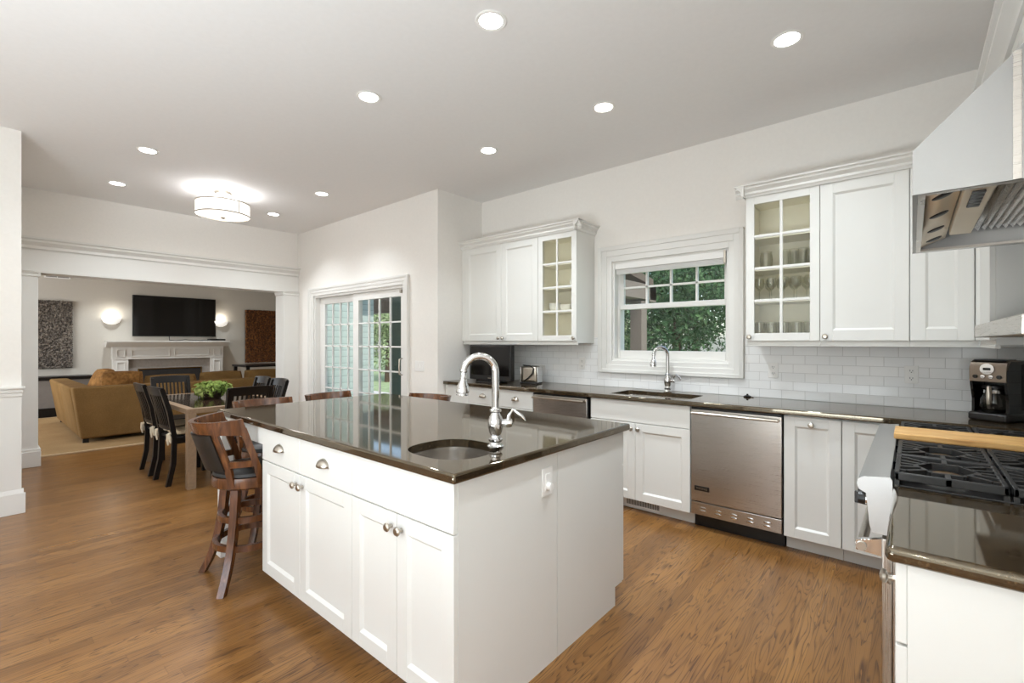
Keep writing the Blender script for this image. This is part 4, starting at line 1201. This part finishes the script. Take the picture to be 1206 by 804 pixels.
def pillow(mb, w, h, t, n=12, e=.42):
    V = {}
    for sgn in (1, -1):
        for i in range(n + 1):
            for j in range(n + 1):
                u = -1 + 2 * i / n; v = -1 + 2 * j / n
                z = sgn * t / 2 * ((1 - u ** 4) * (1 - v ** 4)) ** e
                pinch = 1 - .07 * (u * u * v * v) + 0
                V[sgn, i, j] = mb.bm.verts.new(mb.M @ Vector((u * w / 2 * (1 - .06 * (1 - abs(v)) * 0) * pinch, v * h / 2 * pinch, z)))
    for sgn in (1, -1):
        for i in range(n):
            for j in range(n):
                q = [V[sgn, i, j], V[sgn, i + 1, j], V[sgn, i + 1, j + 1], V[sgn, i, j + 1]]
                mb.bm.faces.new(q if sgn > 0 else q[::-1])
    bmesh.ops.remove_doubles(mb.bm, verts=mb.bm.verts, dist=1e-5)
    return mb


for i, (cx, cy, lab) in enumerate(((-6.04, 1.43, 'tan seat cushion tied to the chair nearer the sofa'), (-5.49, 1.44, 'tan seat cushion with cream ties on the chair nearest the camera'))):
    c = thing('seat_cushion', lab, 'cushion', (cx, cy, .456), 0, 'chair seat cushions'); Mx = wmat(c)
    pillow(MB(Mx @ Matrix.Translation((0, .01, .022))), .37, .36, .044).build('pad', M['cushion'], c)
    for s in (-1, 1):
        mb = MB(Mx); x0 = s * .182
        mb.tube([(s * .15, -.16, .03), (x0, -.20, .04), (x0 + s * .02, -.225, .03), (x0 + s * .02, -.23, -.02), (x0 + s * .01, -.225, -.07)], [.012, .014, .018, .013, .006], 8)
        mb.tube([(x0 + s * .02, -.225, .03), (x0 + s * .03, -.215, .0), (x0 + s * .028, -.21, -.05)], [.014, .012, .006], 8)
        mb.build('tie', M['tie'], c)

# plant in a low bowl
pt = thing('potted_plant', 'bushy light green plant in a low dark bowl on the dining table', 'plant', (-5.80, 1.73, TZ + .001)); Mx = wmat(pt)
MB(Mx).lathe([(0, .004), (.07, .004), (.085, .03), (.125, .085), (.13, .085), (.09, .025), (.075, 0), (0, 0)], (0, 0, 0), 24).lathe([(0, .075), (.12, .075)], (0, 0, 0), 24).build('bowl', M['darkbowl'], pt)


def leaf_cloud(mb, n, c, rad, size, rng, shell=.55, flat=0.0):
    c = Vector(c)
    for _ in range(n):
        while True:
            p = Vector((rng.uniform(-1, 1), rng.uniform(-1, 1), rng.uniform(-1, 1)))
            if shell < p.length < 1: break
        d = p.normalized()
        p = c + Vector((p.x * rad[0], p.y * rad[1], p.z * rad[2]))
        nrm = (d + Vector((rng.uniform(-1, 1), rng.uniform(-1, 1), rng.uniform(-.6, 1))) * .9).normalized()
        a = nrm.orthogonal().normalized(); a = (a + nrm.cross(a) * rng.uniform(-2, 2)).normalized(); b = nrm.cross(a)
        s = size * rng.uniform(.6, 1.4)
        v = [mb.bm.verts.new(mb.M @ q) for q in (p - a * s, p - b * s * .45 + nrm * s * .12, p + a * s, p + b * s * .45 + nrm * s * .12)]
        mb.bm.faces.new(v)
    return mb


rng = random.Random(3)
mb = MB(Mx); leaf_cloud(mb, 420, (0, 0, .105), (.19, .19, .09), .028, rng, .25); leaf_cloud(mb, 120, (-.14, -.03, .06), (.09, .1, .07), .026, rng, .1)
o = mb.build('foliage', M['plantleaf'], pt, False); o['kind'] = 'stuff'
mb = MB(Mx)
for i in range(30):
    a = rng.uniform(0, 6.28); r = rng.uniform(.05, .17); mb.tube([(r * .4 * math.cos(a), r * .4 * math.sin(a), .07), (r * .8 * math.cos(a), r * .8 * math.sin(a), .12), (r * math.cos(a), r * math.sin(a), rng.uniform(.1, .17))], .003, 5)
mb.build('stems', M['plantleaf'], pt)['kind'] = 'stuff'

# ------------------------------------------------------------------ living room
rg2 = thing('area_rug', 'large beige rug on the wooden living room floor under the sofa', 'rug', (-9.6, 2.1, 0))
MB().box(-11.6, -7.79, .1, 4.2, .0005, .014, .004).build('pile', M['rug'], rg2)
mb = MB().box(-11.63, -7.76, .07, .1, .0005, .012).box(-11.63, -7.76, 4.2, 4.23, .0005, .012).box(-7.79, -7.76, .1, 4.2, .0005, .012).box(-11.63, -11.6, .1, 4.2, .0005, .012)
mb.build('binding', M['cushion'], rg2, False)
sf = thing('sectional_sofa', 'large tan sectional sofa with its back towards the dining table', 'sofa', (-8.9, 2.4, .014))
SZ = .015
def slab(mb, pts_bot, pts_top, z0, z1, bev=.03):
    v = mb._v([(p[0], p[1], z0) for p in pts_bot] + [(p[0], p[1], z1) for p in pts_top])
    fs = [mb.bm.faces.new([v[i] for i in f]) for f in ((3, 2, 1, 0), (4, 5, 6, 7), (0, 1, 5, 4), (1, 2, 6, 5), (2, 3, 7, 6), (3, 0, 4, 7))]
    bmesh.ops.bevel(mb.bm, geom=list({e for f in fs for e in f.edges}), offset=bev, segments=3, profile=.5, affect='EDGES'); return mb
def rect(x0, x1, y0, y1): return [(x0, y0), (x1, y0), (x1, y1), (x0, y1)]
SY0, SY1 = .96, 4.0
slab(MB(), rect(-8.52, -8.31, SY0, SY1), rect(-8.50, -8.28, SY0 - .09, SY1), SZ + .05, .755).build('backrest', M['sofa'], sf)
slab(MB(), rect(-9.58, -8.52, SY0, SY0 + .2), rect(-9.58, -8.52, SY0 - .10, SY0 + .14), SZ + .05, .745).build('side_back', M['sofa'], sf)
slab(MB(), rect(-10.86, -9.59, SY0, SY0 + .2), rect(-10.86, -9.59, SY0 - .10, SY0 + .14), SZ + .05, .74).build('side_back', M['sofa'], sf)
MB().box(-9.35, -8.53, SY0 + .2, SY1, SZ + .05, .33, .03, 3).box(-10.86, -9.35, SY0 + .2, 1.95, SZ + .05, .33, .03, 3).build('seat_base', M['sofa'], sf)
for (a, b) in ((1.2, 2.1), (2.11, 3.05), (3.06, 3.98)): MB().box(-9.38, -8.6, a, b, .33, .47, .04, 3).build('seat_pad', M['sofa'], sf)
MB().box(-10.84, -9.39, 1.18, 1.97, .33, .47, .04, 3).build('seat_pad', M['sofa'], sf)
for px, py in ((-8.36, SY0 + .05), (-8.36, SY1 - .06), (-10.8, SY0 + .06), (-9.3, SY1 - .06), (-10.8, 1.88)): MB().box(px - .03, px + .03, py - .03, py + .03, SZ, SZ + .055).build('foot', M['blackwood'], sf)


def throw(label, loc, rot, w, h, t, mat):
    o = thing('throw_pillow', label, 'pillow', loc); Mx = wmat(o) @ Matrix.Rotation(rot[2], 4, 'Z') @ Matrix.Rotation(rot[0], 4, 'X') @ Matrix.Rotation(rot[1], 4, 'Y')
    pillow(MB(Mx), w, h, t).build('cover', M[mat], o); return o


throw('brown patterned pillow slumped on the sofa corner, outermost of the two', (-9.2, 1.28, .73), (R(68), 0, R(8)), .55, .48, .2, 'paisley')
throw('brown patterned pillow on the sofa corner, against the backrest', (-8.72, 1.44, .70), (R(72), 0, R(75)), .5, .48, .2, 'paisley')
for i, (yy, zz, ww, lab) in enumerate(((2.03, .63, .68, 'nearest the patterned pillows'), (2.72, .645, .64, 'mid-backrest below the television'), (3.36, .65, .60, 'before the brown wall art'), (3.88, .64, .4, 'at the far end of the sofa'))):
    throw('tan cushion showing above the sofa backrest, ' + lab, (-8.665, yy, zz + .045), (R(80), 0, R(90)), ww, .37, .2, 'sofa')

# fireplace mantel
fp = thing('fireplace', 'white panelled fireplace mantel with grey surround below the television', 'fireplace', (-12.05, 2.83, 0))
fx = LBX + .002; F0, F1 = 1.86, 3.80
MB().box(fx, fx + .10, F0 + .22, F1 - .22, 0, 1.0).build('surround', M['greysurround'], fp, False)
MB().box(fx + .1, fx + .104, 2.28, 3.38, .02, .78).build('firebox', M['fireboxdark'], fp, False)  # flat near-black sheet in place of the open firebox
MB().box(fx + .103, fx + .112, 2.26, 3.40, .78, .80, .002).box(fx + .103, fx + .112, 2.26, 2.28, .02, .78, .002).box(fx + .103, fx + .112, 3.38, 3.40, .02, .78, .002).build('firebox_frame', M['brass'], fp)
for a in (F0, F1 - .24):
    l = MB().box(fx, fx + .16, a, a + .24, 0, 1.0, .003)
    for (p, q, r_, t_) in ((a + .05, a + .19, .93, .95), (a + .05, a + .19, .2, .22), (a + .05, a + .07, .22, .93), (a + .17, a + .19, .22, .93)): l.box(fx + .158, fx + .172, p, q, r_, t_, .004)
    l.build('pilaster', M['panel'], fp)
mb = MB().box(fx, fx + .17, F0 - .01, F1 + .01, 1.0, 1.25, .003)
for (a, b) in ((F0 + .05, F0 + .19), (F0 + .28, 2.79), (2.87, F1 - .28), (F1 - .19, F1 - .05)):
    for (p, q, r_, t_) in ((a, b, 1.185, 1.2), (a, b, 1.05, 1.065), (a, a + .015, 1.065, 1.185), (b - .015, b, 1.065, 1.185)): mb.box(fx + .168, fx + .182, p, q, r_, t_, .003)
mb.build('frieze', M['panel'], fp)
mb = MB().prism([(fx, 1.25), (fx + .18, 1.25), (fx + .2, 1.275), (fx + .24, 1.30), (fx + .27, 1.345), (fx + .29, 1.35), (fx + .29, 1.378), (fx, 1.378)], F0 - .11, F1 + .11, 'y')
mb.build('mantel_shelf', M['panel'], fp)
t2 = thing('television', 'large black flat television on the wall above the fireplace', 'television', (LBX + .04, 2.93, 1.47))
MB().box(LBX + .002, LBX + .06, 2.185, 3.69, 1.468, 2.322, .006).build('housing', M['black'], t2)
MB().box(LBX + .0595, LBX + .062, 2.20, 3.675, 1.485, 2.31, .001).build('screen', M['blackgloss'], t2)
mbx = thing('media_box', 'flat black media box on the mantel under the television', 'media box', (LBX + .15, 3.70, 1.379))
MB().box(LBX + .05, LBX + .22, 3.52, 3.84, 1.379, 1.42, .006).build('case', M['black'], mbx)
MB().box(LBX + .2195, LBX + .2215, 3.56, 3.7, 1.39, 1.405, .0005).build('display', M['blackgloss'], mbx)
mb = MB().tube([(LBX + .12, 2.79, 1.386), (LBX + .16, 2.95, 1.386), (LBX + .1, 3.1, 1.40), (LBX + .15, 3.25, 1.386), (LBX + .13, 3.51, 1.39)], .008, 6).tube([(LBX + .1, 2.8, 1.386), (LBX + .09, 2.8, 1.47)], .007, 6)
tag(mb.build('cable', M['black']), 'black cable lying along the mantel below the television', 'cable')
for yy, lab in ((1.86, 'beside the television on the grey art side'), (3.80, 'beside the television on the brown art side')):
    s_ = thing('wall_sconce', 'lit half-bowl wall sconce ' + lab, 'wall lamp', (LBX, yy, 1.70), 0, 'wall sconces beside the television'); Mx = wmat(s_)
    MB(Mx).lathe([(.0, 0), (.06, .008), (.12, .045), (.15, .1), (.154, .125), (.148, .125), (.144, .1), (.11, .05), (0, .012)], (.002, 0, 0), 20, None, -PI / 2, PI / 2).build('bowl', M['sconce'], s_)
    MB(Mx).box(.001, .018, -.05, .05, .03, .1, .004).build('wall_plate', M['nickel'], s_)
    lamp('POINT', 'sconce_light', (.09, 0, .19), SCONCE_POWER, (1, .93, .82), parent=s_, shadow_soft_size=.05)
for (nm, y0, y1, z0, z1, mt, lab) in (('wall_art', .62, 1.285, .86, 2.125, 'artgrey', 'grey rough-textured wall panel hanging above the dark console'), ('wall_art', 4.32, 5.03, .85, 2.125, 'artbrown', 'brown rough-textured wall panel hanging beside the fireplace')):
    a_ = thing(nm, lab, 'wall art', (LBX, (y0 + y1) / 2, z0)); mb = MB()
    n = 60; m = int(n * (z1 - z0) / (y1 - y0)); rr2 = random.Random(int(y0 * 10)); g = {}
    for i in range(n + 1):
        for j in range(m + 1):
            edge = 0 if i in (0, n) or j in (0, m) else 1
            g[i, j] = mb.bm.verts.new((LBX + .045 + edge * rr2.uniform(0, .035), y0 + (y1 - y0) * i / n + (1 - edge) * rr2.uniform(-.008, .008), z0 + (z1 - z0) * j / m + (1 - edge) * rr2.uniform(-.008, .008)))
    for i in range(n):
        for j in range(m): mb.bm.faces.new((g[i, j], g[i + 1, j], g[i + 1, j + 1], g[i, j + 1]))
    mb.build('relief', M[mt], a_, False)
    MB().box(LBX + .002, LBX + .046, y0 + .005, y1 - .005, z0 + .005, z1 - .005).build('backing_board', M['blackwood'], a_, False)
wv = thing('wall_vent', 'white air vent grille high on the living room wall', 'vent', (LBX, 1.1, 2.6))
MB().box(LBX + .001, LBX + .012, .90, 1.26, 2.545, 2.665, .002).build('vent_frame', M['plate'], wv)
MB().box(LBX + .0118, LBX + .014, .925, 1.07, 2.565, 2.645).box(LBX + .0118, LBX + .014, 1.085, 1.235, 2.565, 2.645).build('vent_opening', M['taupe'], wv, False)
cs = thing('console', 'low dark console below the grey wall panel', 'console', (LBX + .22, .7, 0))
MB().box(LBX + .002, LBX + .45, -.2, 1.55, .66, .72, .004).build('top', M['blackwood'], cs)
MB().box(LBX + .002, LBX + .45, -.2, 1.55, .0, .16, .004).build('base', M['blackwood'], cs)
MB().box(LBX + .03, LBX + .43, -.17, 1.52, .16, .66, .002).build('cabinet_front', M['taupe'], cs)
dk = thing('writing_desk', 'dark desk behind the far end of the sofa', 'desk', (-10.9, 4.3, 0))
MB().box(-11.3, -10.5, 3.75, 5.0, .82, .86, .004).build('desk_top', M['blackwood'], dk)
for px in (-11.25, -10.55):
    for py in (3.8, 4.95): MB().box(px - .03, px + .03, py - .03, py + .03, .0145, .82, .002).build('leg', M['blackwood'], dk)
dc = thing('desk_chair', 'black ladder-back chair at the desk beyond the sofa', 'chair', (-10.3, 4.55, 0)); Mx = wmat(dc)
for s in (-1, 1):
    MB(Mx).box(.19, .23, s * .2 - .02, s * .2 + .02, 0, .98, .003).build('leg', M['blackwood'], dc)
    MB(Mx).box(-.22, -.18, s * .2 - .02, s * .2 + .02, 0, .45, .003).build('leg', M['blackwood'], dc)
MB(Mx).box(-.23, .23, -.22, .22, .45, .48, .004).build('seat', M['blackwood'], dc)
MB(Mx).box(.195, .225, -.19, .19, .93, .97, .003).build('top_rail', M['blackwood'], dc)
MB(Mx).box(.195, .225, -.19, .19, .80, .85, .003).build('back_rail', M['blackwood'], dc)

# ------------------------------------------------------------------ ceiling lights
def can_light(x, y, z, label, power, group='recessed ceiling lights'):
    t = thing('recessed_light', label, 'ceiling light', (x, y, z), 0, group); Mx = wmat(t)
    MB(Mx).lathe([(.062, -.001), (.082, -.001), (.084, -.004), (.078, -.007), (.062, -.004), (.062, -.001)], seg=28).build('trim_ring', M['plate'], t)
    MB(Mx).lathe([(0, -.0035), (.0615, -.0035), (.0615, -.0015), (0, -.0015)], seg=28).build('bulb_face', M['bulb'], t)
    if power: lamp('AREA', 'can_light', (0, 0, -.02), power, (.86, .94, 1), parent=t, shape='DISK', size=.13, spread=R(115))
    return t


for x, y, lab in ((-.53, 1.77, 'round recessed ceiling light above the range aisle, outside the frame'), (-1.665, 1.77, 'round recessed ceiling light over the island sink, biggest in view'), (-2.815, 1.776, 'round recessed ceiling light over the stool end of the island'),
                  (-.525, 2.944, 'round recessed ceiling light nearest the steel hood'), (-1.67, 2.946, 'round recessed ceiling light in front of the sink window'), (-2.81, 2.956, 'round recessed ceiling light in front of the double-door wall cabinet'),
                  (-5.07, 1.016, 'round recessed ceiling light on the wainscot side of the drum fixture, nearer the island'), (-6.375, 1.02, 'round recessed ceiling light beside the drum fixture, near the wide opening'),
                  (-5.065, 2.596, 'round recessed ceiling light in front of the sliding door, nearer the island'), (-6.356, 2.598, 'small recessed ceiling light in the corner by opening and sliding door')):
    can_light(x, y, CEIL, lab, CAN_POWER * (1.0 if x > -4 else .75))
can_light(-2.2, -1.2, CEIL, 'recessed ceiling light behind the camera near the wainscot', CAN_POWER); can_light(-.6, -1.2, CEIL, 'recessed ceiling light behind the camera near the range wall', CAN_POWER)
can_light(-11.4, 1.85, LCEIL, 'recessed light in the living room ceiling above the grey-side sconce', 9); can_light(-11.4, 3.3, LCEIL, 'recessed light in the living room ceiling in front of the television', 9)
fx_ = thing('ceiling_fixture', 'round white drum ceiling fixture with thin metal bands above the dining table', 'ceiling light', (-5.85, 1.85, CEIL)); Mx = wmat(fx_)
MB(Mx).lathe([(0, -.001), (.085, -.001), (.088, -.012), (.08, -.03), (.03, -.038), (0, -.038)], seg=28).build('canopy', M['nickel'], fx_)
mb = MB(Mx).tube([(0, 0, -.03), (0, 0, -.14)], .008, 10)
for a in (0.3, .3 + 2.094, .3 + 4.189): mb.tube([(.05 * math.cos(a), .05 * math.sin(a), -.03), (.262 * math.cos(a), .262 * math.sin(a), -.13), (.266 * math.cos(a), .266 * math.sin(a), -.265)], .004, 6)
mb.build('stem', M['nickel'], fx_)
mb = MB(Mx).lathe([(.258, -.135), (.262, -.135), (.262, -.26), (.258, -.26), (.258, -.135)], seg=48)
mb.build('drum_shade', M['shade'], fx_)
for zz in (-.132, -.262): MB(Mx).lathe([(.262, zz - .005), (.268, zz - .005), (.268, zz + .005), (.262, zz + .005), (.262, zz - .005)], seg=48).build('metal_band', M['nickel'], fx_)
MB(Mx).lathe([(.257, -.262), (.2, -.274), (.1, -.282), (0, -.284)], seg=40).build('diffuser', M['shade'], fx_)
MB(Mx).lathe([(0, -.283), (.022, -.284), (.022, -.292), (.01, -.298), (0, -.302)], seg=18).build('finial', M['nickel'], fx_)
lamp('POINT', 'fixture_light_up', (0, 0, -.10), FIXTURE_POWER * .85, (.95, .96, 1), parent=fx_, shadow_soft_size=.06)
lamp('AREA', 'fixture_light_down', (0, 0, -.31), FIXTURE_POWER, (.95, .96, 1), parent=fx_, shape='DISK', size=.5)

# ------------------------------------------------------------------ outside
struct('ground_lawn', MB().box(-45, 25, 3.5, 45, -.45, -.25), M['lawn'], smooth=False)
struct('patio_ground', MB().box(-20, -4.2, 3.5, 7.6, -.25, -.06), M['patio'], smooth=False)
pr = thing('porch_roof', 'brown porch roof beyond the windows', 'porch'); pr['kind'] = 'structure'; del pr['label'], pr['category']
MB().prism([(4.3, 2.75), (7.6, 2.30), (7.6, 2.42), (4.3, 2.87)], -5.6, -3.35, 'x').build('soffit', M['porchdark'], pr, False)
MB().box(-5.6, -3.3, 7.35, 7.6, 2.02, 2.3, .004).build('beam', M['porch'], pr)
MB().box(-3.5, -3.3, 4.3, 7.6, 2.05, 2.3, .004).build('beam', M['porch'], pr)
p_ = thing('porch_post', 'grey square porch post seen through the sink window', 'post', (-3.43, 7.2, -.06)); MB().box(-3.53, -3.33, 7.1, 7.3, -.06, 2.02, .004).build('shaft', M['porch'], p_)
MB().box(-3.56, -3.30, 7.07, 7.33, -.06, .1, .004).build('plinth', M['porch'], p_)
pg = thing('pergola', 'dark green posts and brown beam standing outside the sliding door', 'pergola', (-8.3, 5.9, -.06))
for px in (-9.62, -8.15): MB().box(px - .17, px + .17, 5.8, 6.0, -.06, 2.3, .004).build('post', M['greydoor'], pg)
MB().box(-10.2, -7.7, 5.82, 5.98, 1.98, 2.3, .004).build('beam', M['porchdark'], pg)
MB().box(-10.2, -7.7, 5.82, 5.98, 2.3, 2.7, .004).build('fascia', M['greydoor'], pg)


def tree(label, x, y, h, rx, rz_, mat, n=2600, size=.12, seed=1, trunk=True):
    t = thing('tree', label, 'tree', (x, y, -.25)); r_ = random.Random(seed); mb = MB()
    for k in range(6):
        a = r_.uniform(0, 6.28); q = r_.uniform(0, .55) * rx
        leaf_cloud(mb, n // 6, (x + q * math.cos(a), y + q * math.sin(a), h + r_.uniform(-.45, .45) * rz_), (rx * .62, rx * .62, rz_ * .62), size, r_, .5)
    mb.build('crown', M[mat], t, False)['kind'] = 'stuff'
    MB().tube([(x, y, -.25), (x + .05, y, h * .5), (x - .03, y + .05, h)], [.14, .11, .07], 10).build('trunk', M['bark'], t)
    return t


tree('dense dark evergreen filling the middle of the sink window', -4.3, 11.0, 1.9, 2.1, 2.3, 'leafd', 12600, 0.057, 11)
tree('mid green tree behind the evergreen outside the sink window', -.2, 12.8, 2.9, 2.2, 2.4, 'leaf', 10800, 0.068, 12)
tree('yellow-green shrub beside the porch post outside the sink window', -7.3, 13.9, 1.3, 1.3, 1.5, 'leafy', 6600, 0.047, 13)
tree('tall dark tree far behind the sink window', -7.0, 20.0, 4.2, 3.4, 3.4, 'leafd', 10800, 0.104, 14)
tree('tall green tree to the range side beyond the sink window', -1.5, 20.5, 4.8, 3.4, 3.8, 'leaf', 10800, 0.104, 15)
tree('leafy green tree on the lawn beyond the sliding door', -15.9, 10.9, 1.9, 1.9, 1.9, 'leafy', 10800, 0.062, 16)
tree('dark hedge-like tree far beyond the sliding door', -23.0, 13.2, 2.4, 2.6, 2.7, 'leafd', 10800, 0.088, 17)
tree('pale green tree far beyond the sliding door, taller than the hedge', -19.0, 18.0, 3.8, 2.6, 2.8, 'leafy', 9600, 0.088, 18)
